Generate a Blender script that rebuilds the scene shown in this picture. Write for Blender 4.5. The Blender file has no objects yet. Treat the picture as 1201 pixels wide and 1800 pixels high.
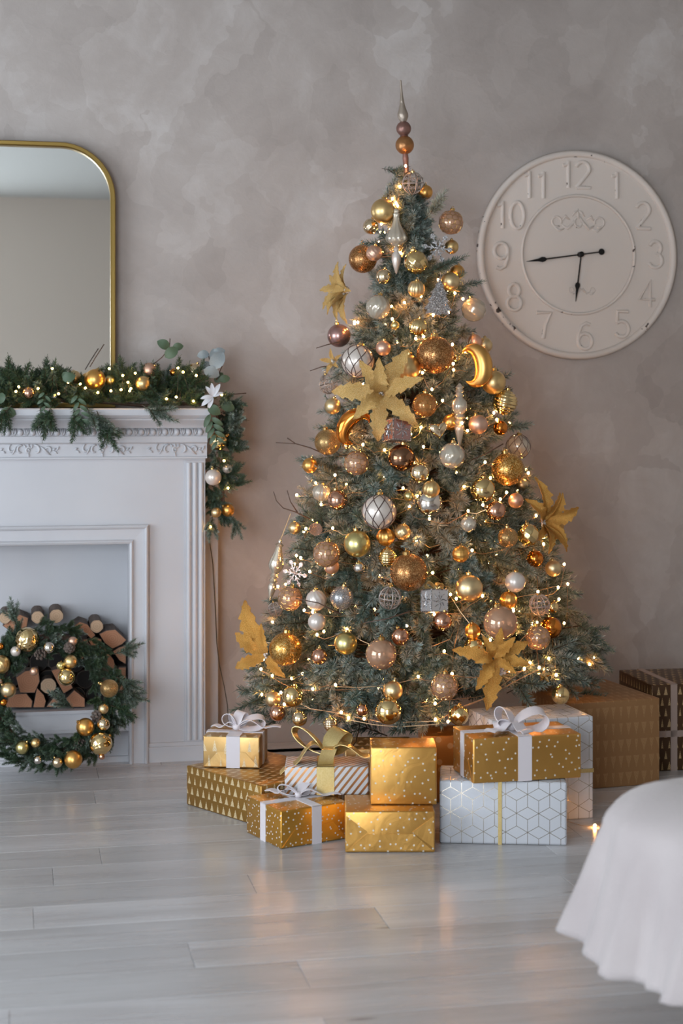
import bpy, bmesh, math, random
from mathutils import Vector, Matrix, Quaternion, noise

# ------------------------------------------------------------------ frame
F = 2800.0          # focal length in pixels of the 1201x1800 frame
CH = 1.15           # camera height
HY = 720.0          # horizon row
CX = 600.5
A = math.radians(11.5)              # the back wall recedes to the right by this angle
F0 = Vector((-0.448, 5.236, 0.0))   # right front foot of the fireplace: origin of the room frame
CA, SA = math.cos(A), math.sin(A)
R = random.Random(11)
rad = math.radians
PI = math.pi

def D(px, py, d):
    return Vector(((px - CX) / F * d, d, CH - (py - HY) / F * d))

def P(px, py, z):
    return D(px, py, F * (CH - z) / (py - HY))

def W(x, y, z=0.0):                 # room frame -> world
    return Vector((F0.x + x * CA - y * SA, F0.y + x * SA + y * CA, z))

def room_at(px, py, yl):            # pixel -> room-frame point on the plane y = yl
    k = (px - CX) / F
    x = (k * (F0.y + yl * CA) - F0.x + yl * SA) / (CA - k * SA)
    d = F0.y + x * SA + yl * CA
    return Vector((x, yl, CH - (py - HY) / F * d))

def lin(r, g, b):
    f = lambda c: (c / 255 / 12.92) if c / 255 <= .04045 else ((c / 255 + .055) / 1.055) ** 2.4
    return (f(r), f(g), f(b), 1.0)

scene = bpy.context.scene
COL = scene.collection

# ------------------------------------------------------------------ camera
cam_data = bpy.data.cameras.new('camera')
cam = bpy.data.objects.new('camera', cam_data)
COL.objects.link(cam)
cam.location = (0, 0, CH)
cam.rotation_euler = (PI / 2, 0, 0)
cam_data.sensor_fit = 'VERTICAL'
cam_data.sensor_height = 36.0
cam_data.sensor_width = 24.0
cam_data.lens = 36.0 * F / 1800.0
cam_data.shift_y = -(900.0 - HY) / 1800.0
cam_data.clip_start = .05
cam_data.dof.use_dof = True
cam_data.dof.focus_distance = 4.65
cam_data.dof.aperture_fstop = 3.2
scene.camera = cam

# ------------------------------------------------------------------ light
vs = scene.view_settings
vs.view_transform = 'Standard'
vs.look = 'None'
vs.gamma = 1.0
vs.use_curve_mapping = False
vs.exposure = 0.0
world = bpy.data.worlds.new('daylight')
scene.world = world
world.use_nodes = True
world.node_tree.nodes['Background'].inputs[0].default_value = (.80, .90, 1.0, 1)
world.node_tree.nodes['Background'].inputs[1].default_value = 1.0
RX0, RX1, RY0, RY1, RZ = -3.3, 2.5, -5.85, .22, 2.645     # the room, in the room frame

def area(name, loc, rot, sx, sy, power, col):
    l = bpy.data.lights.new(name, 'AREA')
    l.shape = 'RECTANGLE'; l.size = sx; l.size_y = sy; l.energy = power; l.color = col
    o = bpy.data.objects.new(name, l); COL.objects.link(o)
    o.location = loc; o.rotation_euler = rot
    return o
# daylight entering through the two windows (window_1 in the left wall, window_2 behind the camera)
WIN1 = (-3.9, -1.2, .25, 2.05)       # y0 y1 z0 z1 in wall_left
WIN2 = (-2.9, -1.2, .25, 2.05)       # x0 x1 z0 z1 in wall_rear
area('daylight_left', W(RX0 - .10, (WIN1[0] + WIN1[1]) / 2, 1.15), (PI / 2, 0, A - PI / 2), 2.6, 1.7, 94, (.82, .91, 1.0))
area('daylight_rear', W((WIN2[0] + WIN2[1]) / 2, RY0 - .10, 1.15), (PI / 2, 0, A), 1.6, 1.7, 108, (.82, .91, 1.0))
scene.cycles.use_denoising = True
scene.cycles.max_bounces = 6
scene.cycles.diffuse_bounces = 3
scene.cycles.glossy_bounces = 3
scene.cycles.transmission_bounces = 4
scene.cycles.transparent_max_bounces = 4
scene.cycles.use_adaptive_sampling = True
scene.cycles.adaptive_threshold = .025
scene.cycles.sample_clamp_indirect = 6.0
scene.cycles.caustics_reflective = False
scene.cycles.caustics_refractive = False

# ------------------------------------------------------------------ mesh helpers
class MB:
    def __init__(s):
        s.v = []; s.f = []; s.c = None; s.uv = {}
    def add(s, vs, fs):
        o = len(s.v); s.v += [tuple(p) for p in vs]
        s.f += [tuple(i + o for i in f) for f in fs]
        return s
    def box(s, x0, y0, z0, x1, y1, z1, m=None):
        vs = [Vector(p) for p in ((x0,y0,z0),(x1,y0,z0),(x1,y1,z0),(x0,y1,z0),(x0,y0,z1),(x1,y0,z1),(x1,y1,z1),(x0,y1,z1))]
        if m: vs = [m @ p for p in vs]
        return s.add(vs, ((0,3,2,1),(4,5,6,7),(0,1,5,4),(1,2,6,5),(2,3,7,6),(3,0,4,7)))
    def tube(s, pts, r, n=6, cap=True, flat=None):
        pts = [Vector(p) for p in pts]
        rs = r if isinstance(r, (list, tuple)) else [r] * len(pts)
        up = Vector((.13, .31, .94)); rings = []; prev = None
        for i, p in enumerate(pts):
            t = (pts[min(i + 1, len(pts) - 1)] - pts[max(i - 1, 0)])
            if t.length < 1e-9: t = Vector((0, 0, 1))
            t.normalize()
            if prev is None:
                a = up if abs(t.dot(up)) < .95 else Vector((1, 0, 0))
                u = (a - t * a.dot(t)).normalized()
            else:
                u = prev - t * prev.dot(t)
                u = u.normalized() if u.length > 1e-6 else t.orthogonal().normalized()
            prev = u; w = t.cross(u)
            rings.append([p + (u * math.cos(2 * PI * k / n) + w * math.sin(2 * PI * k / n)) * rs[i] for k in range(n)])
        vs = [q for g in rings for q in g]; fs = []
        for i in range(len(rings) - 1):
            for k in range(n):
                a, b = i * n + k, i * n + (k + 1) % n
                fs.append((a, b, b + n, a + n))
        if cap:
            fs.append(tuple(range(n - 1, -1, -1))); fs.append(tuple(range((len(rings) - 1) * n, len(rings) * n)))
        return s.add(vs, fs)
    def lathe(s, prof, n=20, m=None):
        vs = []; fs = []
        for (r, z) in prof:
            for k in range(n):
                a = 2 * PI * k / n
                p = Vector((r * math.cos(a), r * math.sin(a), z))
                vs.append(m @ p if m else p)
        for i in range(len(prof) - 1):
            for k in range(n):
                a, b = i * n + k, i * n + (k + 1) % n
                fs.append((a, b, b + n, a + n))
        fs.append(tuple(range(n - 1, -1, -1))); fs.append(tuple(range((len(prof) - 1) * n, len(prof) * n)))
        return s.add(vs, fs)
    def sphere(s, c, r, nu=16, nv=10, fn=None, m=None):
        vs = [(0, 0, -1)]; fs = []
        rows = []
        for j in range(1, nv):
            la = -PI / 2 + PI * j / nv
            row = []
            for i in range(nu):
                lo = 2 * PI * i / nu
                k = fn(lo, la) if fn else 1.0
                row.append(len(vs)); vs.append((k * math.cos(la) * math.cos(lo), k * math.cos(la) * math.sin(lo), k * math.sin(la)))
            rows.append(row)
        top = len(vs); vs.append((0, 0, 1))
        for i in range(nu):
            fs.append((0, rows[0][(i + 1) % nu], rows[0][i]))
            fs.append((top, rows[-1][i], rows[-1][(i + 1) % nu]))
        for j in range(len(rows) - 1):
            for i in range(nu):
                a, b = rows[j][i], rows[j][(i + 1) % nu]; c2, d2 = rows[j + 1][(i + 1) % nu], rows[j + 1][i]
                fs.append((a, b, c2, d2))
        rr = r if isinstance(r, (tuple, list)) else (r, r, r)
        c = Vector(c)
        out = []
        for p in vs:
            q = Vector((p[0] * rr[0], p[1] * rr[1], p[2] * rr[2]))
            if m: q = m @ q
            out.append(q + c)
        return s.add(out, fs)
    def prism(s, poly, y0, y1, m=None):            # polygon in x,z extruded along y
        n = len(poly)
        vs = [Vector((x, y0, z)) for x, z in poly] + [Vector((x, y1, z)) for x, z in poly]
        if m: vs = [m @ p for p in vs]
        fs = [tuple(range(n)), tuple(range(2 * n - 1, n - 1, -1))]
        for i in range(n):
            j = (i + 1) % n
            fs.append((j, i, i + n, j + n))
        return s.add(vs, fs)
    def strip(s, rows):                             # loft of equally long point rows
        n = len(rows[0]); vs = [p for r_ in rows for p in r_]; fs = []
        for i in range(len(rows) - 1):
            for k in range(n - 1):
                a = i * n + k
                fs.append((a, a + 1, a + 1 + n, a + n))
        return s.add(vs, fs)
    def mesh(s, name, smooth=False, recalc=True):
        me = bpy.data.meshes.new(name)
        me.from_pydata(s.v, [], s.f)
        if recalc:
            bm = bmesh.new(); bm.from_mesh(me)
            bmesh.ops.recalc_face_normals(bm, faces=bm.faces)
            bm.to_mesh(me); bm.free()
        if smooth is True:
            me.polygons.foreach_set('use_smooth', [True] * len(me.polygons))
        elif smooth:
            me.polygons.foreach_set('use_smooth', [True] * len(me.polygons))
            try: me.set_sharp_from_angle(angle=rad(smooth))
            except Exception: pass
        me.update()
        return me

def link(name, me, mat=None, parent=None, loc=None, rot=None, scale=None, mw=None):
    o = bpy.data.objects.new(name, me)
    COL.objects.link(o)
    if mat is not None and me is not None and not me.materials:
        me.materials.append(mat)
    if parent is not None: o.parent = parent
    if mw is not None: o.matrix_local = mw
    if loc is not None: o.location = loc
    if rot is not None: o.rotation_euler = rot
    if scale is not None: o.scale = scale
    return o

def part(name, mb, mat, parent, smooth=False, label=None, **kw):
    o = link(name, mb.mesh(name, smooth), mat, parent, **kw)
    if label: o['label'] = label
    return o

def tag(o, label=None, cat=None, group=None, kind=None):
    if label: o['label'] = label
    if cat: o['category'] = cat
    if group: o['group'] = group
    if kind: o['kind'] = kind
    return o

def empty(name, loc=(0, 0, 0), rot=(0, 0, 0)):
    o = bpy.data.objects.new(name, None); COL.objects.link(o)
    o.empty_display_size = .05
    o.location = loc; o.rotation_euler = rot
    return o

def bevelled(me, w=.004, seg=2):
    bm = bmesh.new(); bm.from_mesh(me)
    bmesh.ops.bevel(bm, geom=list(bm.edges), offset=w, segments=seg, profile=.5, affect='EDGES')
    bm.to_mesh(me); bm.free()
    return me

def qz(d, roll=0.0):
    return Vector(d).to_track_quat('Z', 'Y') @ Quaternion((0, 0, 1), roll)

# ------------------------------------------------------------------ materials
class NT:
    def __init__(s, name):
        s.m = bpy.data.materials.new(name); s.m.use_nodes = True
        s.t = s.m.node_tree; s.b = s.t.nodes['Principled BSDF']
    def n(s, typ, **kw):
        nd = s.t.nodes.new(typ)
        for k, v in kw.items():
            if hasattr(nd, k): setattr(nd, k, v)
        return nd
    def put(s, sock, v):
        if isinstance(v, bpy.types.NodeSocket): s.t.links.new(v, sock)
        elif v is not None: sock.default_value = v
    def math(s, op, a, b=None, c=None, clamp=False):
        nd = s.n('ShaderNodeMath', operation=op, use_clamp=clamp)
        s.put(nd.inputs[0], a); s.put(nd.inputs[1], b); s.put(nd.inputs[2], c)
        return nd.outputs[0]
    def vm(s, op, a, b=None, out=0):
        nd = s.n('ShaderNodeVectorMath', operation=op)
        s.put(nd.inputs[0], a); s.put(nd.inputs[1], b)
        return nd.outputs[out]
    def coord(s, which='Object'):
        return s.n('ShaderNodeTexCoord').outputs[which]
    def uv(s): return s.coord('UV')
    def mapping(s, v, scale=(1, 1, 1), rot=(0, 0, 0), loc=(0, 0, 0)):
        nd = s.n('ShaderNodeMapping'); s.put(nd.inputs[0], v)
        nd.inputs['Scale'].default_value = scale; nd.inputs['Rotation'].default_value = rot; nd.inputs['Location'].default_value = loc
        return nd.outputs[0]
    def noise(s, v, scale, detail=3, rough=.5, dist=0, out=0):
        nd = s.n('ShaderNodeTexNoise'); s.put(nd.inputs['Vector'], v)
        nd.inputs['Scale'].default_value = scale; nd.inputs['Detail'].default_value = detail
        nd.inputs['Roughness'].default_value = rough; nd.inputs['Distortion'].default_value = dist
        return nd.outputs[out]
    def voro(s, v, scale, feature='F1', rnd=1.0, out='Distance', dims='3D'):
        nd = s.n('ShaderNodeTexVoronoi', feature=feature, voronoi_dimensions=dims); s.put(nd.inputs['Vector'], v)
        nd.inputs['Scale'].default_value = scale; nd.inputs['Randomness'].default_value = rnd
        return nd.outputs[out]
    def ramp(s, v, stops):
        nd = s.n('ShaderNodeValToRGB'); s.put(nd.inputs[0], v)
        e = nd.color_ramp.elements
        while len(e) < len(stops): e.new(.5)
        for i, (p, c) in enumerate(stops):
            e[i].position = p; e[i].color = c if len(c) == 4 else (*c, 1)
        return nd.outputs[0]
    def mix(s, f, a, b):
        nd = s.n('ShaderNodeMix', data_type='RGBA')
        s.put(nd.inputs[0], f); s.put(nd.inputs[6], a); s.put(nd.inputs[7], b)
        return nd.outputs[2]
    def mixf(s, f, a, b):
        nd = s.n('ShaderNodeMix', data_type='FLOAT')
        s.put(nd.inputs[0], f); s.put(nd.inputs[2], a); s.put(nd.inputs[3], b)
        return nd.outputs[0]
    def rng(s, v, a, b, c=0.0, d=1.0):
        nd = s.n('ShaderNodeMapRange'); s.put(nd.inputs[0], v)
        for i, q in enumerate((a, b, c, d)): s.put(nd.inputs[i + 1], q)
        return nd.outputs[0]
    def bump(s, h, strength=.3, dist=.01):
        nd = s.n('ShaderNodeBump'); s.put(nd.inputs['Height'], h)
        nd.inputs['Strength'].default_value = strength; nd.inputs['Distance'].default_value = dist
        s.t.links.new(nd.outputs[0], s.b.inputs['Normal'])
    def sepx(s, v):
        nd = s.n('ShaderNodeSeparateXYZ'); s.put(nd.inputs[0], v); return nd.outputs
    def comb(s, x, y, z=0.0):
        nd = s.n('ShaderNodeCombineXYZ'); s.put(nd.inputs[0], x); s.put(nd.inputs[1], y); s.put(nd.inputs[2], z); return nd.outputs[0]
    def rnd(s): return s.n('ShaderNodeObjectInfo').outputs['Random']
    def set(s, base=None, rough=None, metal=None, **kw):
        s.put(s.b.inputs['Base Color'], base); s.put(s.b.inputs['Roughness'], rough); s.put(s.b.inputs['Metallic'], metal)
        for k, v in kw.items(): s.put(s.b.inputs[k.replace('_', ' ')], v)
        return s

def simple(name, col, rough=.5, metal=0.0, bump=None, **kw):
    t = NT(name); t.set(col, rough, metal, **kw)
    if bump:
        t.bump(t.noise(t.coord(), bump[0], 3), bump[1], bump[2] if len(bump) > 2 else .005)
    return t.m

M = {}
# plaster of the back wall: trowelled patches
def plaster(name, c0, c1, c2, amount=1.0):
    t = NT(name); v = t.coord()
    wob = t.vm('ADD', v, t.vm('SCALE', t.noise(v, 3.0, 4, .6, out=1), None))
    sc = wob.node.inputs[1].links[0].from_node; sc.inputs['Scale'].default_value = .35
    cells = t.voro(t.mapping(wob, (1.0, 1.0, .8)), 3.2, out='Color')
    cells2 = t.voro(t.mapping(wob, (1.1, 1.0, .7), loc=(3, 1, 7)), 6.5, out='Color')
    a = t.sepx(cells)[0]; b = t.sepx(cells2)[1]
    n1 = t.noise(v, 1.6, 5, .62, .6); n2 = t.noise(v, 7.0, 6, .7, 1.2)
    s = t.math('ADD', t.math('MULTIPLY', a, .11), t.math('MULTIPLY', b, .10))
    s = t.math('ADD', s, t.math('MULTIPLY', n1, .66)); s = t.math('ADD', s, t.math('MULTIPLY', n2, .22))
    t.set(t.ramp(s, ((.36, c0), (.56, c1), (.74, c2))), t.rng(n2, .3, .7, .62, .8), 0.0)
    h = t.math('ADD', t.math('MULTIPLY', s, .6), t.math('MULTIPLY', t.noise(v, 24, 6, .75, .8), .16))
    t.bump(h, .30 * amount, .03)
    return t.m
M['plaster'] = plaster('plaster_wall', lin(170, 160, 155), lin(189, 180, 175), lin(212, 206, 203))
M['plaster_plain'] = simple('plain_plaster', lin(204, 193, 182), .8, bump=(3.0, .1, .02))
M['ceiling'] = simple('ceiling_paint', lin(186, 187, 184), .85, bump=(5, .05, .01))
t = NT('fireplace_paint'); v = t.coord()
t.set(t.ramp(t.noise(v, 2.2, 4), ((.3, lin(197, 197, 202)), (.7, lin(208, 208, 212)))), .42, 0.0); t.bump(t.noise(v, 40, 3), .05, .002)
M['white_paint'] = t.m
# pale washed wooden floor
t = NT('washed_oak'); v = t.coord(); r = t.rnd()
v = t.vm('ADD', v, t.comb(t.math('MULTIPLY', r, 37.0), t.math('MULTIPLY', r, 11.0), 0.0))
grain = t.noise(t.mapping(v, (1.2, 26, 1)), 2.2, 5, .6, .4)
broad = t.noise(t.mapping(v, (.8, 5, 1)), 1.7, 3, .5, .3)
knot = t.voro(t.mapping(v, (1.7, 7.5, 1)), 1.25, rnd=1.0)
tone = t.mix(t.math('MULTIPLY', r, 1.0), lin(196, 195, 196), lin(220, 219, 221))
c = t.mix(t.rng(broad, .35, .70, 0, .55), tone, lin(166, 162, 162))
c = t.mix(t.rng(grain, .42, .72, 0, .30), c, lin(158, 152, 150))
c = t.mix(t.rng(knot, .0, .085, .75, 0), c, lin(96, 88, 84))
t.set(c, t.rng(grain, .3, .7, 0.20, .30), 0.0); t.bump(grain, .06, .002)
M['plank'] = t.m
M['joint'] = simple('dark_floor_joint', lin(96, 92, 90), .8)
M['brass'] = simple('brushed_brass', lin(156, 130, 74), .40, 1.0)
M['mirror'] = simple('mirror_glass', (.86, .87, .86, 1), .015, 1.0)
# clock face, cream with a few chips
t = NT('chipped_cream_paint'); v = t.coord()
c = t.ramp(t.noise(v, 3, 3), ((.3, lin(222, 211, 202)), (.7, lin(232, 223, 216))))
chip = t.math('MULTIPLY', t.math('GREATER_THAN', t.noise(v, 46, 2, .5), .63), t.math('GREATER_THAN', t.noise(v, 7, 1), .57))
t.set(t.mix(chip, c, lin(70, 58, 52)), .6, 0.0); t.bump(t.noise(v, 9, 3), .08, .01)
M['clock'] = t.m
M['clock_plain'] = simple('cream_paint', lin(228, 218, 210), .6, bump=(9, .06))
M['black_metal'] = simple('black_metal', (.012, .011, .011, 1), .45, .5)

# ornaments -------------------------------------------------------------
def ball_mat(name, col, rough, metal=1.0, bump=None, coat=0.0):
    t = NT(name); t.set(col, rough, metal)
    if coat: t.b.inputs['Coat Weight'].default_value = coat
    if bump: t.bump(t.noise(t.coord(), bump[0], 4), bump[1], .05)
    return t.m
M['gold_matte'] = ball_mat('matte_gold', lin(230, 198, 140), .36)
M['gold_deep'] = ball_mat('deep_gold', lin(232, 178, 102), .33)
M['gold_shiny'] = ball_mat('shiny_gold', lin(238, 210, 152), .09)
M['champ_matte'] = ball_mat('matte_champagne', lin(228, 204, 158), .38)
M['champ_shiny'] = ball_mat('shiny_champagne', lin(236, 214, 178), .10)
M['pale_gold'] = ball_mat('pale_green_gold', lin(220, 206, 142), .30)
M['rose_matte'] = ball_mat('matte_rose', lin(226, 184, 160), .40, .85)
M['rose_shiny'] = ball_mat('shiny_rose', lin(220, 170, 142), .12)
M['dusty_rose'] = ball_mat('dusty_rose', lin(178, 140, 134), .25, .8)
M['silver_shiny'] = ball_mat('shiny_silver', lin(230, 222, 212), .10)
M['bronze_shiny'] = ball_mat('shiny_bronze', lin(150, 112, 86), .14)
M['amber_shiny'] = ball_mat('shiny_amber', lin(226, 140, 60), .12)
M['pearl'] = ball_mat('pearl_white', lin(226, 214, 204), .30, .35)
M['white_glitter'] = ball_mat('white_silver', lin(214, 210, 210), .35, .6)
M['mercury'] = ball_mat('mercury_glass', lin(232, 222, 204), .20, .75)
M['topper_rose'] = ball_mat('aged_rose_metal', lin(148, 112, 102), .42, .7, (9, .35))
M['topper_gold'] = ball_mat('aged_gold_metal', lin(176, 126, 82), .36, .8, (9, .35))
M['topper_silver'] = ball_mat('aged_silver_metal', lin(178, 164, 150), .42, .7, (9, .35))
def glitter(name, c0, c1, scale=26.0):
    t = NT(name); v = t.coord()
    cell = t.voro(v, scale, out='Color'); s = t.sepx(cell)
    t.set(t.mix(t.math('POWER', s[0], 2.0), c0, c1), t.rng(s[1], 0, 1, .12, .5), .9)
    t.bump(s[2], .9, .12)
    return t.m
M['copper_glitter'] = glitter('copper_glitter', lin(150, 96, 52), lin(236, 186, 128))
M['gold_glitter'] = glitter('gold_glitter', lin(178, 122, 46), lin(252, 214, 140), 20)
M['fine_glitter'] = glitter('fine_gold_glitter', lin(180, 140, 84), lin(232, 200, 148), 55)
M['silver_glitter'] = glitter('silver_glitter', lin(150, 148, 148), lin(244, 244, 246), 40)
M['flat_silver_glitter'] = glitter('silver_glitter_sheet', lin(150, 148, 148), lin(244, 244, 246), 420)
M['rose_glitter'] = glitter('rose_glitter_sheet', lin(168, 140, 130), lin(236, 222, 214), 420)
def glass(name, col, tint, alpha=.35, rough=.06):
    t = NT(name); t.set(col, rough, .25, Transmission_Weight=alpha, IOR=1.15)
    t.b.inputs['Coat Weight'].default_value = .7; t.b.inputs['Coat Roughness'].default_value = .04
    return t.m
M['glass_pink'] = glass('pink_glass', lin(234, 186, 152), None, .55)
M['glass_clear'] = glass('clear_glass', lin(238, 226, 206), None, .55)
M['glass_amber'] = glass('amber_glass', lin(222, 152, 84), None, .5)
M['line_gold'] = ball_mat('gold_line', lin(190, 150, 92), .3)
M['line_dark'] = ball_mat('dark_line', lin(104, 86, 80), .45, .4)
M['line_silver'] = ball_mat('silver_line', lin(178, 166, 158), .4, .5)
M['cap_gold'] = ball_mat('ornament_cap', lin(214, 176, 112), .22)
def petal_mat(name, c0, c1):
    t = NT(name); v = t.coord()
    n = t.noise(v, 60, 3); g = t.voro(v, 420, out='Color')
    t.set(t.mix(t.rng(n, .35, .65), c0, c1), t.rng(t.sepx(g)[0], 0, 1, .24, .5), .78)
    t.bump(t.math('ADD', t.math('MULTIPLY', t.sepx(g)[1], .6), t.math('MULTIPLY', n, 3.0)), .5, .003)
    return t.m
M['petal'] = petal_mat('gold_petal', lin(220, 174, 94), lin(244, 214, 154))
M['petal_deep'] = petal_mat('deep_gold_petal', lin(216, 154, 66), lin(238, 190, 110))
M['twig'] = simple('brown_twig', lin(92, 70, 58), .7)
M['trunk'] = simple('brown_trunk', lin(70, 54, 44), .85)
M['wire'] = simple('copper_wire', lin(206, 170, 130), .35, .8)
M['wire_dark'] = simple('green_cord', lin(74, 66, 54), .6)
t = NT('warm_bulb')
t.set((1, .6, .25, 1), .4, 0.0); t.b.inputs['Emission Color'].default_value = (1.0, .44, .125, 1); t.b.inputs['Emission Strength'].default_value = 150.0
M['bulb'] = t.m
t = NT('warm_bulb_garland')
t.set((1, .6, .25, 1), .4, 0.0); t.b.inputs['Emission Color'].default_value = (1.0, .52, .12, 1); t.b.inputs['Emission Strength'].default_value = 55.0
M['bulb_garland'] = t.m
# needles coloured by a vertex attribute (green wire needles, white flocking)
t = NT('needles'); a = t.n('ShaderNodeAttribute', attribute_name='tint')
t.set(a.outputs['Color'], .55, 0.0); t.b.inputs['Specular IOR Level'].default_value = .35
M['needle'] = t.m
def leaf_mat(name, c0, c1):
    t = NT(name); t.set(t.mix(t.noise(t.coord(), 40, 3), c0, c1), .5, 0.0); return t.m
M['leaf_green'] = leaf_mat('eucalyptus_green', lin(60, 84, 62), lin(98, 118, 92))
M['leaf_blue'] = leaf_mat('eucalyptus_blue', lin(120, 134, 140), lin(164, 174, 178))
M['white_petal'] = leaf_mat('white_fabric_petal', lin(206, 208, 214), lin(232, 232, 236))
t = NT('bark'); v = t.coord(); n = t.noise(t.mapping(v, (40, 6, 40)), 1.0, 5, .7)
t.set(t.ramp(n, ((.3, lin(72, 60, 54)), (.7, lin(128, 112, 102)))), .9, 0.0); t.bump(n, .6, .006); M['bark'] = t.m
def cut(name, c0, c1, off):
    t = NT(name); v = t.coord(); sx = t.sepx(v)
    d = t.math('SQRT', t.math('ADD', t.math('MULTIPLY', sx[0], sx[0]), t.math('MULTIPLY', sx[2], sx[2])))
    d = t.math('ADD', d, t.math('MULTIPLY', t.noise(v, 22, 3), .010))
    rings = t.math('SINE', t.math('MULTIPLY', d, 900.0))
    t.set(t.mix(t.rng(rings, -1, 1, 0, .35), c0, c1), .8, 0.0)
    t.bump(t.noise(v, 60, 4), .2, .003)
    return t.m
M['cut_pale'] = cut('pale_cut_wood', lin(206, 176, 146), lin(168, 132, 104), 0)
M['cut_red'] = cut('reddish_split_wood', lin(190, 136, 104), lin(158, 106, 78), 0)
M['dark'] = simple('painted_shade_black', (.012, .010, .009, 1), .9)  # deep shade put into the colour of the back-row log ends
# cloth of the bed cover
t = NT('cream_fleece'); v = t.coord()
t.set(t.ramp(t.noise(v, 5, 4), ((.3, lin(178, 168, 168)), (.7, lin(192, 183, 182)))), .9, 0.0, Sheen_Weight=.35)
t.bump(t.noise(v, 120, 4, .7), .35, .004); M['fleece'] = t.m
M['mattress'] = simple('mattress_cloth', lin(190, 184, 182), .9)
M['bed_wood'] = simple('bed_base_wood', lin(150, 130, 112), .7)

# wrapping papers: UV in metres on every face -----------------------------
def crinkle(t, k=.25, sc=9):
    v = t.coord()
    n = t.noise(v, sc, 4, .55, 1.4); n2 = t.voro(v, sc * 1.6, 'DISTANCE_TO_EDGE')
    t.bump(t.math('ADD', n, t.math('MULTIPLY', n2, .4)), k, .012)
def dots(t, scale, rr, rnd_=1.0):
    d = t.voro(t.uv(), scale, rnd=rnd_, dims='2D')
    return t.math('LESS_THAN', d, rr)
def stars_print(t, scale, size):
    nd = t.n('ShaderNodeTexVoronoi', feature='F1', voronoi_dimensions='2D')
    t.put(nd.inputs['Vector'], t.uv()); nd.inputs['Scale'].default_value = scale
    loc = t.vm('SUBTRACT', t.vm('SCALE', t.uv(), None), nd.outputs['Position'])
    q = loc.node.inputs[0].links[0].from_node; q.inputs['Scale'].default_value = 1.0
    sx = t.sepx(loc)
    ang = t.math('ADD', t.math('ARCTAN2', sx[1], sx[0]), t.math('MULTIPLY', t.sepx(nd.outputs['Color'])[0], 6.3))
    l = t.vm('LENGTH', loc, out='Value')
    rr = t.math('MULTIPLY', t.math('ADD', 1.0, t.math('MULTIPLY', t.math('COSINE', t.math('MULTIPLY', ang, 5.0)), .34)), size)
    return t.math('LESS_THAN', l, rr)
def foil(name, c0, c1, rough, pat, pcol, metal=.86, bump=.25, bs=9):
    t = NT(name); k = pat(t) if pat else 0.0
    base = t.mix(t.noise(t.coord(), 5, 2), c0, c1)
    t.set(t.mix(k, base, pcol), t.mixf(k, rough, .5), t.mixf(k, metal, 0.1))
    crinkle(t, bump * .6, bs); return t.m
M['foil_stars'] = foil('gold_foil_stars', lin(212, 156, 76), lin(226, 176, 100), .36, lambda t: stars_print(t, 41, .0023), lin(238, 230, 214))
M['foil_dots'] = foil('gold_foil_dots', lin(212, 152, 60), lin(224, 170, 80), .33, lambda t: dots(t, 60, .13), lin(240, 234, 222))
def cells(t, cw, ch, stagger=.5):
    sx = t.sepx(t.uv())
    y = t.math('DIVIDE', sx[1], ch); row = t.math('FLOOR', y)
    x = t.math('ADD', t.math('DIVIDE', sx[0], cw), t.math('MULTIPLY', row, stagger))
    col = t.math('FLOOR', x)
    return t.math('SUBTRACT', t.math('FRACT', x), .5), t.math('FRACT', y), row, col
def tri_print(t, cw, ch, flip=False, half=.36, lines=True, stagger=.5, vary=.5):
    a, b, row, col = cells(t, cw, ch, stagger)
    h = t.n('ShaderNodeTexWhiteNoise', noise_dimensions='2D'); t.put(h.inputs['Vector'], t.comb(col, row))
    hw = t.math('MULTIPLY', half, t.math('SUBTRACT', 1.0, t.math('MULTIPLY', h.outputs['Value'], vary)))
    bb = t.math('SUBTRACT', 1.0, b) if flip else b
    bn = t.math('DIVIDE', t.math('SUBTRACT', bb, .12), .76)
    ins = t.math('LESS_THAN', t.math('ABSOLUTE', a), t.math('MULTIPLY', hw, t.math('SUBTRACT', 1.0, bn)))
    ins = t.math('MULTIPLY', ins, t.math('GREATER_THAN', bn, 0.0))
    if lines:
        st = t.math('GREATER_THAN', t.math('FRACT', t.math('ADD', t.math('MULTIPLY', bn, 4.0), t.math('MULTIPLY', t.math('ABSOLUTE', a), 6.0))), .34)
        ins = t.math('MULTIPLY', ins, t.math('ADD', .35, t.math('MULTIPLY', st, .65)))
    return ins
M['paper_trees'] = foil('gold_paper_trees', lin(172, 128, 62), lin(186, 142, 74), .34, lambda t: tri_print(t, .027, .030), lin(226, 204, 160), .8, .12)
M['paper_pale'] = foil('pale_gold_paper', lin(188, 150, 94), lin(202, 166, 110), .34, lambda t: t.math('MULTIPLY', tri_print(t, .034, .042, vary=.7), .8), lin(228, 214, 184), .8, .18)
M['paper_kraft'] = foil('kraft_paper_pennants', lin(150, 110, 70), lin(160, 120, 78), .6, lambda t: t.math('MULTIPLY', tri_print(t, .026, .050, True, .46, True, 0.0, .6), .55), lin(186, 148, 102), .15, .10, 5)
M['paper_dark'] = foil('dark_brown_paper', lin(74, 50, 28), lin(84, 58, 34), .45, lambda t: t.math('MULTIPLY', tri_print(t, .024, .034, False, .30, True), .9), lin(206, 176, 128), .4, .08)
M['paper_copper'] = foil('copper_paper', lin(182, 116, 52), lin(196, 132, 66), .35, lambda t: t.math('MULTIPLY', dots(t, 26, .22), .5), lin(220, 176, 120), .7, .15)
def stripes(t):
    sx = t.sepx(t.uv())
    s = t.math('FRACT', t.math('MULTIPLY', t.math('SUBTRACT', sx[0], t.math('MULTIPLY', sx[1], .80)), 1 / .0198))
    return t.math('LESS_THAN', s, .40)
t = NT('striped_paper'); k = stripes(t)
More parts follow.
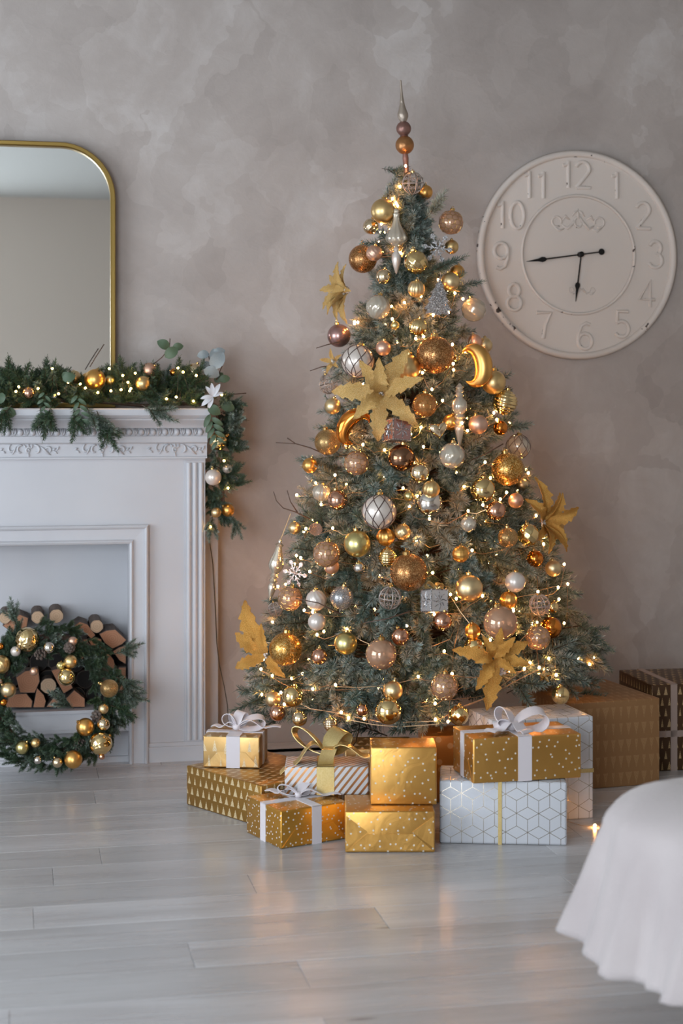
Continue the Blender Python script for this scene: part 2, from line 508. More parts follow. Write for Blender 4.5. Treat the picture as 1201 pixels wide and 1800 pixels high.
t.set(t.mix(k, lin(226, 222, 222), lin(178, 128, 84)), t.mixf(k, .55, .35), t.mixf(k, 0.0, .6)); crinkle(t, .06); M['paper_stripes'] = t.m
def cube_print(t, size, w):
    sx = t.sepx(t.uv())
    x = t.math('DIVIDE', sx[0], size); y = t.math('DIVIDE', sx[1], size)
    S3 = math.sqrt(3)
    def fr(x, y):
        return t.math('SUBTRACT', t.math('FRACT', x), .5), t.math('MULTIPLY', t.math('SUBTRACT', t.math('FRACT', t.math('DIVIDE', y, S3)), .5), S3)
    ax, ay = fr(x, y)
    bx, by = fr(t.math('ADD', x, .5), t.math('ADD', y, S3 / 2))
    la = t.math('ADD', t.math('MULTIPLY', ax, ax), t.math('MULTIPLY', ay, ay))
    lb = t.math('ADD', t.math('MULTIPLY', bx, bx), t.math('MULTIPLY', by, by))
    k = t.math('LESS_THAN', la, lb)
    px_, py_ = t.mixf(k, bx, ax), t.mixf(k, by, ay)
    axx, ayy = t.math('ABSOLUTE', px_), t.math('ABSOLUTE', py_)
    hd = t.math('MAXIMUM', axx, t.math('ADD', t.math('MULTIPLY', axx, .5), t.math('MULTIPLY', ayy, S3 / 2)))
    edge = t.math('GREATER_THAN', hd, .5 - w)
    out = edge
    for an in (90, 210, 330):
        c, s_ = math.cos(rad(an)), math.sin(rad(an))
        al = t.math('ADD', t.math('MULTIPLY', px_, c), t.math('MULTIPLY', py_, s_))
        pe = t.math('ABSOLUTE', t.math('SUBTRACT', t.math('MULTIPLY', py_, c), t.math('MULTIPLY', px_, s_)))
        out = t.math('MAXIMUM', out, t.math('MULTIPLY', t.math('LESS_THAN', pe, w), t.math('GREATER_THAN', al, 0.0)))
    return out
def white_cubes(name, size, c):
    t = NT(name); k = cube_print(t, size, .013)
    t.set(t.mix(k, lin(214, 216, 222), c), t.mixf(k, .5, .25), t.mixf(k, 0.0, .7)); crinkle(t, .05, 7); return t.m
M['paper_cubes'] = white_cubes('white_paper_cubes', .058, lin(176, 164, 148))
M['paper_cubes_pale'] = white_cubes('white_paper_grid', .064, lin(196, 186, 172))
M['ribbon_white'] = simple('white_satin', lin(232, 224, 228), .36, 0.0, Sheen_Weight=.3)
t = NT('gold_mesh_ribbon'); t.set(t.mix(t.noise(t.coord(), 300, 2), lin(206, 176, 104), lin(234, 212, 156)), .34, .7)
t.bump(t.noise(t.coord(), 500, 2), .3, .001); M['ribbon_gold'] = t.m
M['ribbon_grey'] = simple('grey_ribbon', lin(170, 150, 140), .5)

# ================================================================== the room
def room_obj(name, mb, mat, parent=None, smooth=False):
    o = link(name, mb.mesh(name, smooth), mat, parent)
    if parent is None:
        o.location = F0; o.rotation_euler = (0, 0, A); o['kind'] = 'structure'
    return o

room_obj('wall_back', MB().box(RX0 - .12, RY1, -.05, RX1 + .12, RY1 + .12, RZ), M['plaster'])
room_obj('wall_right', MB().box(RX1, RY0, -.05, RX1 + .12, RY1, RZ), M['plaster_plain'])
mb = MB(); y0, y1, z0, z1 = WIN1
mb.box(RX0 - .12, RY0, -.05, RX0, y0, RZ).box(RX0 - .12, y1, -.05, RX0, RY1, RZ)
mb.box(RX0 - .12, y0, -.05, RX0, y1, z0).box(RX0 - .12, y0, z1, RX0, y1, RZ)
room_obj('wall_left', mb, M['plaster_plain'])
mb = MB(); x0, x1, z0, z1 = WIN2
mb.box(RX0 - .12, RY0 - .12, -.05, x0, RY0, RZ).box(x1, RY0 - .12, -.05, RX1 + .12, RY0, RZ)
mb.box(x0, RY0 - .12, -.05, x1, RY0, z0).box(x0, RY0 - .12, z1, x1, RY0, RZ)
room_obj('wall_rear', mb, M['plaster_plain'])
room_obj('ceiling', MB().box(RX0 - .12, RY0 - .12, RZ, RX1 + .12, RY1 + .12, RZ + .1), M['ceiling'])
# window frames with glazing bars
mb = MB(); y0, y1, z0, z1 = WIN1
for a_ in (y0, y0 + (y1 - y0) / 3, y0 + 2 * (y1 - y0) / 3, y1): mb.box(RX0 - .06, a_ - .03, z0, RX0 - .01, a_ + .03, z1)
for b_ in (z0, z0 + .62 * (z1 - z0), z1): mb.box(RX0 - .055, y0, b_ - .03, RX0 - .015, y1, b_ + .03)
room_obj('window_1', mb, M['white_paint'])
mb = MB(); x0, x1, z0, z1 = WIN2
for a_ in (x0, (x0 + x1) / 2, x1): mb.box(a_ - .03, RY0 - .06, z0, a_ + .03, RY0 - .01, z1)
for b_ in (z0, z0 + .62 * (z1 - z0), z1): mb.box(x0, RY0 - .055, b_ - .03, x1, RY0 - .015, b_ + .03)
room_obj('window_2', mb, M['white_paint'])

# floor: dark bed, planks proud of the joints
floor = room_obj('floor', MB().box(RX0 - .12, RY0 - .12, -.06, RX1 + .12, RY1 + .12, -.004), M['joint'])
PW, PLEN, GAP = .158, 1.28, .0008
JOINTS = {0: -.395, 2: -.047, 3: -.569, 5: -.245, -4: -.38}
def plank_mesh(w, l):
    m = MB(); e = .0008
    m.add([(0,0,-.012),(l,0,-.012),(l,w,-.012),(0,w,-.012),(0,0,-e),(l,0,-e),(l,w,-e),(0,w,-e),(e,e,0),(l-e,e,0),(l-e,w-e,0),(e,w-e,0)],
          ((0,1,5,4),(1,2,6,5),(2,3,7,6),(3,0,4,7),(4,5,9,8),(5,6,10,9),(6,7,11,10),(7,4,8,11),(8,9,10,11)))
    return m
full_plank = plank_mesh(PW - GAP, PLEN - GAP).mesh('plank'); full_plank.materials.append(M['plank'])
far = MB(); RF = random.Random(3)
for k in range(-8, 32):
    ytop = -.995 - .158 * k
    if ytop - PW > RY1 or ytop < RY0 - .1: continue
    ytop = min(ytop, RY1)
    j = JOINTS.get(k, RF.uniform(-.8, .4))
    x = j - 4 * PLEN
    while x < RX1:
        a_, b_ = max(x, RX0), min(x + PLEN, RX1)
        if b_ - a_ > .02:
            yb = ytop - PW
            near = -3.1 < yb and -1.9 < (a_ + b_) / 2 < 1.9
            if near:
                me = full_plank if b_ - a_ > PLEN - .001 else plank_mesh(PW - GAP, b_ - a_ - GAP).mesh('plank')
                link('plank', me, M['plank'], floor, loc=(a_, yb, 0))
            else:
                q = plank_mesh(PW - GAP, b_ - a_ - GAP)
                far.add([(p[0] + a_, p[1] + yb, p[2]) for p in q.v], q.f)
        x += PLEN
tag(link('distant_planks', far.mesh('distant_planks'), M['plank'], floor), kind='stuff')

# ================================================================== fireplace
fp = empty('fireplace', F0, (0, 0, A))
tag(fp, 'white painted fireplace surround with carved frieze and stacked firewood', 'fireplace')
FW = 1.50
wp = M['white_paint']
FX0, FX1, FZ = -1.312, -.188, .775       # outer edges of the opening frame
TH = .062
mb = MB()
mb.box(FX1 - .03, 0, 0, 0, RY1, .99).box(-FW, 0, 0, FX0 + .03, RY1, .99).box(FX0 + .03, 0, FZ - .03, FX1 - .03, RY1, .99)
part('chimney_breast', mb, wp, fp)
part('firebox', MB().box(FX0, .19, 0, FX1, .205, FZ), wp, fp)
part('side_panel', MB().box(.001, .13, 0, .058, RY1 - .002, 1.08), wp, fp)
# hearth ledge and the panel under it
hx0, hx1 = FX0 + TH - .004, FX1 - TH + .004
part('hearth_ledge', MB().box(hx0, .0, .115, hx1, .19, .168).box(hx0, -.008, .168, hx1, .19, .178).box(hx0, -.005, .105, hx1, .19, .115), wp, fp)
part('hearth_panel', MB().box(hx0, .035, 0, hx1, .19, .105).box(hx0, .02, 0, hx1, .04, .018), wp, fp)
# mitred frame round the opening
prof = [(0, .0), (0, -.022), (.006, -.026), (.011, -.022), (.013, -.014), (.047, -.012), (.049, -.020), (.054, -.024), (.060, -.020), (.062, -.012), (.062, .06)]
rows = []
for o_, h_ in prof:
    rows.append([Vector((FX1 - o_, h_, 0)), Vector((FX1 - o_, h_, FZ - o_)), Vector((FX0 + o_, h_, FZ - o_)), Vector((FX0 + o_, h_, 0))])
part('opening_frame', MB().strip(rows), wp, fp)
# mantel: shelf, cove, frieze
def profile_x(pr, x0=-FW - .004, x1=.004):
    m = MB(); n = len(pr)
    m.add([(x0, y, z) for y, z in pr] + [(x1, y, z) for y, z in pr],
          [tuple(range(n)), tuple(range(2 * n - 1, n - 1, -1))] + [(i, i + n, (i + 1) % n + n, (i + 1) % n) for i in range(n)])
    return m
sh = [(RY1 - .002, 1.122), (RY1 - .002, 1.154), (-.088, 1.154), (-.092, 1.150), (-.092, 1.132), (-.086, 1.126), (-.080, 1.122)]
part('mantel_shelf', profile_x(sh), wp, fp, smooth=30)
cv = [(RY1 - .002, 1.0905), (RY1 - .002, 1.1215), (-.078, 1.1215), (-.076, 1.116), (-.068, 1.110), (-.056, 1.103), (-.046, 1.094), (-.044, 1.0905)]
part('cove_moulding', profile_x(cv), wp, fp, smooth=30)
part('egg_course', profile_x([(RY1 - .002, 1.064), (RY1 - .002, 1.090), (-.024, 1.090), (-.024, 1.064)]), wp, fp)
fr = [(RY1 - .002, .9905), (RY1 - .002, 1.0635), (-.028, 1.0635), (-.028, 1.044), (-.022, 1.040), (-.014, 1.0385), (-.014, .998), (-.020, .996), (-.020, .9905)]
part('frieze', profile_x(fr), wp, fp)
egg = MB().sphere((0, 0, 0), (.0105, .011, .0115), 12, 8).mesh('egg', True)
d_ = MB()
d_.tube([(.0135, -.001, .011), (.0135, -.005, 0), (.0185, -.002, -.011)], [.0022, .003, .0012], 5)
d_.tube([(.0245, -.001, .011), (.0245, -.005, 0), (.0195, -.002, -.011)], [.0022, .003, .0012], 5)
d_.tube([(.019, -.001, .012), (.019, -.004, .003), (.019, -.001, -.012)], [.0016, .0028, .001], 5)
dart = d_.mesh('dart', True)
n_egg = 39; sp = FW / n_egg
for i in range(n_egg):
    x = -FW + sp * (i + .5)
    link('egg', egg, wp, fp, loc=(x, -.026, 1.077))
    if i < n_egg - 1: link('dart', dart, wp, fp, loc=(x, -.026, 1.077))
# carved scrolls, one motif every 0.235 m
def arc(cx, cz, r0, r1, a0, a1, n=10):
    return [(cx + (r0 + (r1 - r0) * i / n) * math.cos(rad(a0 + (a1 - a0) * i / n)), -.0155, cz + (r0 + (r1 - r0) * i / n) * math.sin(rad(a0 + (a1 - a0) * i / n))) for i in range(n + 1)]
sm = MB(); tp = lambda n, m_: [m_ * (.35 + .65 * math.sin(PI * min(1, (i + .8) / (n + 1)))) for i in range(n + 1)]
for pts, w in ((arc(.0, 0, .012, .005, 30, 330), .0030), (arc(0, 0, .005, .001, -30, 200, 8), .0025), (arc(-.028, .001, .017, .006, 70, 290), .0034), (arc(.028, .001, .017, .006, 110, -110), .0034),
               (arc(-.060, .004, .016, .004, 100, 330), .0030), (arc(.075, 0, .015, .003, 190, -80), .0030)):
    sm.tube(pts, tp(len(pts) - 1, w * 1.5), 6)
sm.tube([(.042, -.0155, .014), (.056, -.017, .004), (.066, -.017, -.006), (.082, -.0155, -.015)], [.001, .005, .005, .001], 6)
sm.tube([(-.042, -.0155, .014), (-.052, -.017, 0), (-.060, -.016, -.013)], [.001, .004, .001], 6)
for bx, bz, an in ((.094, .004, 20), (.100, -.006, -30), (.108, .006, 50), (-.090, -.004, 150), (-.098, .005, 200), (.0, .014, 90), (.012, .012, 60), (-.012, .012, 120), (0, -.015, 270)):
    c, s_ = math.cos(rad(an)), math.sin(rad(an))
    sm.tube([(bx - .008 * c, -.0150, bz - .008 * s_), (bx, -.0165, bz), (bx + .009 * c, -.0150, bz + .009 * s_)], [.0012, .0042, .0008], 6)
scroll = sm.mesh('carved_scroll', True)
i = 0
while True:
    x = room_at(50, 790, -.014).x + .235 * (2 - i)
    i += 1
    if x > -.09: continue
    if x < -FW + .11: break
    link('carved_scroll', scroll, wp, fp, loc=(x, 0, 1.0185), scale=(.86, 1, 1))
# pilasters with three reeds each, and plinths
for side in (0, 1):
    cx_ = -.0345 if side == 0 else -FW + .0345
    pil = part('pilaster', MB().box(cx_ - .0335, -.006, .062, cx_ + .0335, .004, .982), wp, fp)
    for k in (-1, 0, 1):
        part('reed', MB().tube([(cx_ + k * .020, -.006, .068), (cx_ + k * .020, -.006, .976)], .0085, 10), wp, pil, smooth=40)
    a_, b_ = (FX1 + .001, .004) if side == 0 else (-FW - .004, FX0 - .001)
    part('plinth', MB().box(a_, -.012, 0, b_, .01, .044).box(a_, -.016, .044, b_, .01, .050).box(a_, -.009, .050, b_, .01, .062), wp, fp)

# ---------------------------------------------------------------- firewood
def pxr(px, py, yl):
    v_ = room_at(px, py, yl); return (v_.x, v_.z)
def log(shape, label, pale, yf, length=.16, tilt=0.0):
    """shape: ('round', px, py, r_px) or list of pixel corners"""
    if shape[0] == 'round':
        c = pxr(shape[1], shape[2], yf); rr = shape[3] * .00186
        poly = [(c[0] + rr * math.cos(2 * PI * k / 16) * (1 + .04 * math.sin(3 * k)), c[1] + rr * math.sin(2 * PI * k / 16) * (1 + .04 * math.cos(2 * k + 1))) for k in range(16)]
    else:
        poly = [pxr(a_, b_, yf) for a_, b_ in shape]
        ar = sum(poly[i][0] * poly[(i + 1) % len(poly)][1] - poly[(i + 1) % len(poly)][0] * poly[i][1] for i in range(len(poly)))
        if ar < 0: poly = poly[::-1]
    cx_ = sum(p[0] for p in poly) / len(poly); cz_ = sum(p[1] for p in poly) / len(poly)
    poly = [(p[0] - cx_, p[1] - cz_) for p in poly]
    n = len(poly); m = MB()
    vs_ = [(x, 0, z) for x, z in poly] + [(x * .96, length, z * .96 + tilt) for x, z in poly]
    m.add(vs_, [(i, i + n, (i + 1) % n + n, (i + 1) % n) for i in range(n)] + [tuple(range(2 * n - 1, n - 1, -1)), tuple(range(n))])
    me = m.mesh('firewood_log', 50 if n > 10 else False)
    o = link('firewood_log', me, M['bark'])
    o.location = W(cx_, yf, cz_); o.rotation_euler = (0, 0, A)
    tag(o, label, 'log', 'firewood stacked in the fireplace')
    f_ = MB(); ff = [(x * .955, -.0012, z * .955) for x, z in poly] + [(x * .955, .004, z * .955) for x, z in poly]
    f_.add(ff, [tuple(range(n))] + [(i, i + n, (i + 1) % n + n, (i + 1) % n) for i in range(n)])
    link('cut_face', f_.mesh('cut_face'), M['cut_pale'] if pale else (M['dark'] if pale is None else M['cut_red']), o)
    return o
def c4(l): return [(x / 4.289, 1030 + y / 4.289) for x, y in l]
log(('round', 9, 1086, 10.5), 'thin round log at the top of the pile, nearest the photo\'s left edge', True, .03)
log(('round', 66, 1085, 11), 'thin round log on top of the pile right above the wreath\'s patterned gold ball', True, .03)
log(('round', 99, 1083, 12.2), 'highest round log of the firewood, second of the two over the wreath', True, .03)
log(('round', 170, 1101, 11.5), 'small round pale log perched above the largest split log', True, .03)
log(('round', 85, 1205.5, 13.8), 'round pale log framed by the lower half of the wreath opening', True, .03)
log(c4([(560, 300), (600, 270), (660, 290), (720, 372), (690, 398), (640, 352)]), 'reddish split log leaning left of the small perched round log', False, .035)
log(c4([(748, 362), (800, 336), (870, 328), (955, 408), (920, 440), (848, 474), (790, 430)]), 'largest reddish half-round split log at the right of the pile', False, .03)
log(c4([(850, 492), (900, 462), (952, 448), (948, 590), (900, 560)]), 'split log wedged against the firebox wall below the largest one', False, .03)
log(c4([(668, 412), (718, 386), (765, 402), (770, 470), (700, 470)]), 'dark small split log tucked under the perched round log', False, .04)
log(c4([(120, 690), (190, 640), (290, 625), (300, 720), (262, 806), (150, 806)]), 'broad split log above the lying one, left inside the wreath', False, .035)
log(c4([(40, 860), (100, 818), (200, 810), (246, 868), (240, 916), (40, 916)]), 'low wide split log lying at the ledge\'s left end inside the wreath', False, .03)
log(c4([(278, 768), (330, 822), (346, 870), (334, 916), (250, 916)]), 'narrow upright split log under the round log inside the wreath', False, .03)
log(c4([(350, 912), (425, 812), (502, 890), (470, 912)]), 'triangular split log on the ledge inside the wreath', False, .03)
log(c4([(496, 850), (560, 785), (640, 850), (640, 912), (540, 912)]), 'split log at the ledge\'s right end, half behind the wreath', False, .03)
log(c4([(386, 636), (470, 612), (550, 770), (482, 812), (430, 720)]), 'long split log slanting behind the wreath\'s shiny gold bauble', False, .035)
log(c4([(20, 300), (70, 262), (150, 215), (215, 240), (200, 330), (90, 350)]), 'brown split log between the round logs at the pile\'s upper left', False, .04)
log(c4([(700, 500), (780, 455), (860, 560), (880, 680), (760, 640)]), 'split log mostly hidden behind the wreath\'s upper right branches', False, .04)
log(c4([(560, 410), (660, 400), (690, 510), (600, 560), (520, 500)]), 'split log behind the wreath below the leaning reddish log', False, .04)
log(c4([(900, 610), (950, 610), (952, 905), (860, 905), (800, 800)]), 'bottom split log standing at the firebox\'s right wall', False, .03)
# back row: log ends coloured black to paint in the deep shade of the gaps
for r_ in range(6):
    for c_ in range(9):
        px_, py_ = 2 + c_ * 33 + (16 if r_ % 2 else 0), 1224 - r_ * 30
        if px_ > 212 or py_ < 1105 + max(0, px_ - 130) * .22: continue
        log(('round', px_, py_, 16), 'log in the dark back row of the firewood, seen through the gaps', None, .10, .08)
# ================================================================== mirror
MX0, MX1 = -1.219, room_at(203, 500, .18).x
mtop = room_at(0, 247, .18).z
mz0 = 1.156
def rounded(x0, x1, z0, z1, r, n=12):
    pts = [(x0, z0), (x1, z0)]
    for k in range(n + 1):
        a_ = PI / 2 * k / n
        pts.append((x1 - r + r * math.cos(a_), z1 - r + r * math.sin(a_)))
    for k in range(n + 1):
        a_ = PI / 2 + PI / 2 * k / n
        pts.append((x0 + r + r * math.cos(a_), z1 - r + r * math.sin(a_)))
    return pts
mir = empty('mirror', W((MX0 + MX1) / 2, .18, mz0), (0, 0, A))
tag(mir, 'tall mirror with thin brass frame and rounded corners standing on the mantel', 'mirror')
hw = (MX1 - MX0) / 2; H_ = mtop - mz0
loops = []
for off, y in ((0, .034), (0, -.012), (.003, -.016), (.013, -.016), (.017, -.012), (.017, .012)):
    rr = .185 - off
    loops.append([(x, y, z) for x, z in rounded(-hw + off, hw - off, off, H_ - off, rr)])
mb = MB(); n = len(loops[0])
vs_ = [p for l in loops for p in l]; fs_ = []
for i in range(len(loops) - 1):
    for k in range(n):
        a_, b_ = i * n + k, i * n + (k + 1) % n
        fs_.append((a_, b_, b_ + n, a_ + n))
mb.add(vs_, fs_)
part('frame', mb, M['brass'], mir, smooth=35)
part('mirror_glass', MB().prism(rounded(-hw + .012, hw - .012, .012, H_ - .012, .173), .004, .010), M['mirror'], mir)
part('backing_board', MB().prism(rounded(-hw + .006, hw - .006, .006, H_ - .006, .179), .014, .034), M['trunk'], mir)

# ================================================================== wall clock
cc = room_at(1019, 447.5, RY1 - .03)
clock = empty('wall_clock', W(cc.x, RY1 - .001, cc.z), (0, 0, A))
tag(clock, 'large round cream wall clock with raised numerals and black hands', 'clock')
CR = 370 / 2 * (F0.y + cc.x * SA + RY1 * CA) / F * .995
FM = Matrix.Rotation(rad(90), 4, 'X')           # lathe axis z -> -y
cm, cp = M['clock'], M['clock_plain']
part('dial', MB().lathe([(CR * .985, 0), (CR * .985, .014), (CR * .90, .016), (CR * .57, .017), (.001, .017)], 72, FM), cp, clock, smooth=30)
def ring(r0, r1, h0, h1, n=72, m=8):
    q = MB(); vs_ = []; fs_ = []
    for k in range(n):
        a_ = 2 * PI * k / n
        for j in range(m):
            b_ = 2 * PI * j / m
            rr = (r0 + r1) / 2 + (r1 - r0) / 2 * math.cos(b_); hh = h0 + (h1 - h0) * max(0, math.sin(b_)) if math.sin(b_) > 0 else h0 * .98
            vs_.append((rr * math.cos(a_), -hh, rr * math.sin(a_)))
    for k in range(n):
        for j in range(m):
            a_, b_ = k * m + j, k * m + (j + 1) % m; c_, d_ = ((k + 1) % n) * m + (j + 1) % m, ((k + 1) % n) * m + j
            fs_.append((a_, b_, c_, d_))
    return q.add(vs_, fs_)
part('rim', ring(CR * .925, CR, .006, .032), cm, clock, smooth=True)
part('inner_ring', ring(CR * .548, CR * .578, .016, .026), cm, clock, smooth=True)
def dc(x, y):                                    # zoomed-crop pixel -> dial coordinates
    return ((x - 623.5) / 561.5 * CR, -(y - 656) / 584 * CR)
def ell(cx_, cz_, rx, rz, a0, a1, n=14):
    return [(cx_ + rx * math.cos(rad(a0 + (a1 - a0) * i / n)), cz_ + rz * math.sin(rad(a0 + (a1 - a0) * i / n))) for i in range(n + 1)]
DIG = {'0': [ell(0, 0, .25, .48, 90, 450, 22)], '1': [[(-.20, .33), (-.04, .36), (.0, .48)], [(0, .48), (0, -.48)]],
       '2': [ell(0, .22, .25, .26, 165, -20, 12) + [(.10, -.05), (-.24, -.46)], [(-.24, -.46), (.28, -.46)]],
       '3': [ell(0, .23, .22, .25, 160, -75, 12), ell(0, -.22, .26, .26, 80, -160, 14)],
       '4': [[(.12, -.48), (.12, .48), (-.28, -.20), (.30, -.20)]],
       '5': [[(.24, .46), (-.16, .46), (-.18, .06)] + ell(0, -.18, .27, .29, 130, -150, 14)],
       '6': [ell(.02, -.2, .26, .28, 100, 460, 18), [(.2, .40), (.06, .46), (-.12, .36), (-.22, .08), (-.24, -.2)]],
       '7': [[(-.28, .46), (.26, .46), (.04, 0), (-.04, -.48)]],
       '8': [ell(0, .24, .20, .23, 90, 450, 16), ell(0, -.22, .26, .26, 90, 450, 18)],
       '9': [ell(-.02, .2, .25, .28, -80, 280, 18), [(.23, .2), (.22, -.08), (.12, -.36), (-.06, -.46), (-.2, -.40)]]}
NUMS = {'12': (612, 212), '1': (842, 265), '2': (990, 430), '3': (1060, 645), '4': (1012, 868), '5': (868, 1038), '6': (658, 1105), '7': (432, 1050), '8': (265, 895), '9': (196, 672), '10': (246, 445), '11': (392, 275)}
for txt, (x, y) in NUMS.items():
    cx_, cz_ = dc(x, y); h = .262 * CR; m = MB()
    for i, ch in enumerate(txt):
        off = 0 if len(txt) == 1 else (-.30 if i == 0 else .24)
        if txt == '11': off = -.28 if i == 0 else .24
        for st in DIG[ch]:
            pts = [((px_ + off) * h * 1.02, 0, pz_ * h) for px_, pz_ in st]
            m.tube(pts, .0072, 8)
    m.v = [(a_, b_ * 1.05, c_) for a_, b_, c_ in m.v]
    part('numeral', m, cm, clock, smooth=50, loc=(cx_, -.0165, cz_), label='raised cream numeral ' + txt)
# carved ornaments on the dial
def dial_ornament(x, y, w, full):
    m = MB(); cx_, cz_ = dc(x, y); s_ = w / 300 * CR * 300 / 561.5
    def T(pts, r_): m.tube([(a_ * s_, 0, b_ * s_) for a_, b_ in pts], [q * s_ for q in r_], 6)
    for sg in (-1, 1):
        T([(sg * a_, b_) for a_, b_ in ell(.40, .02, .09, .09, 200, -120, 10)], [.018] * 11)
        T([(sg * .30, -.04), (sg * .20, -.10), (sg * .10, 0), (sg * .04, .10)], [.01, .03, .03, .01])
        T([(sg * .46, -.06), (sg * .36, -.14), (sg * .26, -.10)], [.008, .026, .008])
        if full:
            T([(sg * .30, .04), (sg * .24, .12), (sg * .16, .06)], [.008, .028, .008])
            T([(sg * .12, .12), (sg * .06, .20), (0, .22)], [.008, .022, .01])
    if full:
        T(ell(0, .02, .07, .09, 0, 360, 12), [.022] * 13); T([(0, .08), (0, .26)], [.03, .006])
    else:
        T([(-.1, -.05), (0, .05), (.1, -.05)], [.01, .03, .01])
    m.v = [(a_, b_ * .7, c_) for a_, b_, c_ in m.v]
    part('carved_ornament', m, cm, clock, smooth=True, loc=(cx_, -.018, cz_))
dial_ornament(622, 480, 300, True)
dial_ornament(642, 855, 150, False)
def hand(name, tip, tail, leaf_at, y, tailr):
    m = MB(); c = Vector((*dc(632, 655),)); tp_ = Vector(dc(*tip)); dv = (tp_ - c); L = dv.length; u = dv.normalized(); nrm = Vector((-u.y, u.x))
    def strip(ts):
        pts1 = [c + u * (t_ * L) + nrm * w_ for t_, w_ in ts]; pts2 = [c + u * (t_ * L) - nrm * w_ for t_, w_ in reversed(ts)]
        m.prism([(p.x, p.y) for p in pts1 + pts2], -y - .002, -y)
    strip([(tail, .0022), (leaf_at - .05, .0026), (leaf_at - .02, .008), (leaf_at + .03, .0095), (leaf_at + .10, .005), (1.0, .0006)])
    if tailr: m.lathe([(.0001, 0), (tailr, .0005), (tailr, .002), (.0001, .0024)], 16, Matrix.Translation((c.x + u.x * tail * L, -y, c.y + u.y * tail * L)) @ FM)
    return part(name, m, M['black_metal'], clock)
hand('minute_hand', (328, 700), -.385, .68, .026, .0115)
hand('hour_hand', (601, 917), 0, .64, .030, 0)
cxy = dc(632, 655)
part('hand_hub', MB().lathe([(.010, .017), (.010, .036), (.006, .038), (.001, .038)], 20, Matrix.Translation((cxy[0], 0, cxy[1])) @ FM), M['black_metal'], clock)

# ================================================================== bed
BZ = .482
e1 = Vector((.50, -.866, 0)); e2 = Vector((.866, .50, 0))
bc = Vector((.408, 2.88, 0))
bed = empty('bed', bc, (0, 0, 0))
tag(bed, 'corner of a bed under a cream draped fleece cover in the foreground', 'bed')
LB1, LB2 = 1.9, 1.15
def bed_pt(a_, b_, z): 
    p = e1 * a_ + e2 * b_; return Vector((p.x, p.y, z))
def outline(r_=.16, n=22):
    segs = []
    def side(p0, p1, k): 
        return [(p0[0] + (p1[0] - p0[0]) * i / k, p0[1] + (p1[1] - p0[1]) * i / k) for i in range(k)]
    pts = []
    cs = [((r_, r_), 180, 270), ((LB1 - r_, r_), 270, 360), ((LB1 - r_, LB2 - r_), 0, 90), ((r_, LB2 - r_), 90, 180)]
    for i, (c, a0, a1) in enumerate(cs):
        for k in range(n):
            a_ = rad(a0 + (a1 - a0) * k / n)
            pts.append((c[0] + r_ * math.cos(a_), c[1] + r_ * math.sin(a_), math.cos(a_), math.sin(a_)))
        c2 = cs[(i + 1) % 4][0]; a_ = rad(a1); kk = 70
        p0 = (c[0] + r_ * math.cos(a_), c[1] + r_ * math.sin(a_)); p1 = (c2[0] + r_ * math.cos(a_), c2[1] + r_ * math.sin(a_))
        for q in side(p0, p1, kk): pts.append((q[0], q[1], math.cos(a_), math.sin(a_)))
    return pts
ol = outline(); rows = []; s_acc = 0; S = []
for i, p in enumerate(ol):
    if i: s_acc += math.hypot(p[0] - ol[i - 1][0], p[1] - ol[i - 1][1])
    S.append(s_acc)
ND = 26
for j in range(ND + 1):
    t_ = j / ND; row = []
    for i, p in enumerate(ol):
        s_ = S[i]
        if j <= 10:                                   # rounded shoulder
            a_ = PI / 2 * j / 10; off = -.13 + .13 * math.sin(a_); z = BZ - .075 * (1 - math.cos(a_)) ; g = 0
        else:
            q = (j - 10) / (ND - 10); z = BZ - .075 - .200 * q; g = q
            off = .058 * q
        fold = .55 * math.sin(s_ * 46 + 1.6 * math.sin(s_ * 7)) + .40 * math.sin(s_ * 83 + .6 + 2 * t_) + .3 * noise.noise(Vector((s_ * 7, t_ * 2, 0)))
        off += (.026 * g ** .8 + .004 * (j > 5)) * fold
        z += .010 * noise.noise(Vector((s_ * 4, t_ * 3, 5))) + .018 * g * noise.noise(Vector((s_ * 5, 3, 0)))
        row.append(bed_pt(p[0] + p[2] * off, p[1] + p[3] * off, z))
    rows.append(row + [row[0]])
mb = MB().strip(rows)
top = [bed_pt(p[0] - p[2] * .13, p[1] - p[3] * .13, BZ) for p in ol]
inner = []
cenb = bed_pt(LB1 / 2, LB2 / 2, BZ + .05)
prev = rows[0][:-1]
for k in (.94, .8, .55, .25):
    rr = [cenb + (p - cenb) * k for p in prev[:0] or rows[0][:-1]]
    rr = [Vector((p.x, p.y, BZ + .05 * (1 - k ** 2) + .006 * noise.noise(p * 4))) for p in rr]
    inner.append(rr)
chain = [rows[0]] + [r_ + [r_[0]] for r_ in inner] 
mb.strip(chain)
o_ = len(mb.v); lastr = inner[-1]; mb.v += [tuple(cenb)] + [tuple(p) for p in lastr]
mb.f += [(o_, o_ + 1 + i, o_ + 1 + (i + 1) % len(lastr)) for i in range(len(lastr))]
me = mb.mesh('bed_cover')
bm = bmesh.new(); bm.from_mesh(me); bmesh.ops.remove_doubles(bm, verts=bm.verts, dist=.0005); bmesh.ops.recalc_face_normals(bm, faces=bm.faces); bm.to_mesh(me); bm.free()
me.polygons.foreach_set('use_smooth', [True] * len(me.polygons))
co = link('bed_cover', me, M['fleece'], bed)
sd = co.modifiers.new('thickness', 'SOLIDIFY'); sd.thickness = .010; sd.offset = -1
RB = Matrix((( e1.x, e2.x, 0, 0), (e1.y, e2.y, 0, 0), (0, 0, 1, 0), (0, 0, 0, 1)))
part('mattress', MB().box(.10, .10, .22, LB1 - .10, LB2 - .10, .385, RB), M['mattress'], bed)
part('bed_base', MB().box(.30, .30, .12, LB1 - .30, LB2 - .30, .218, RB), M['bed_wood'], bed)
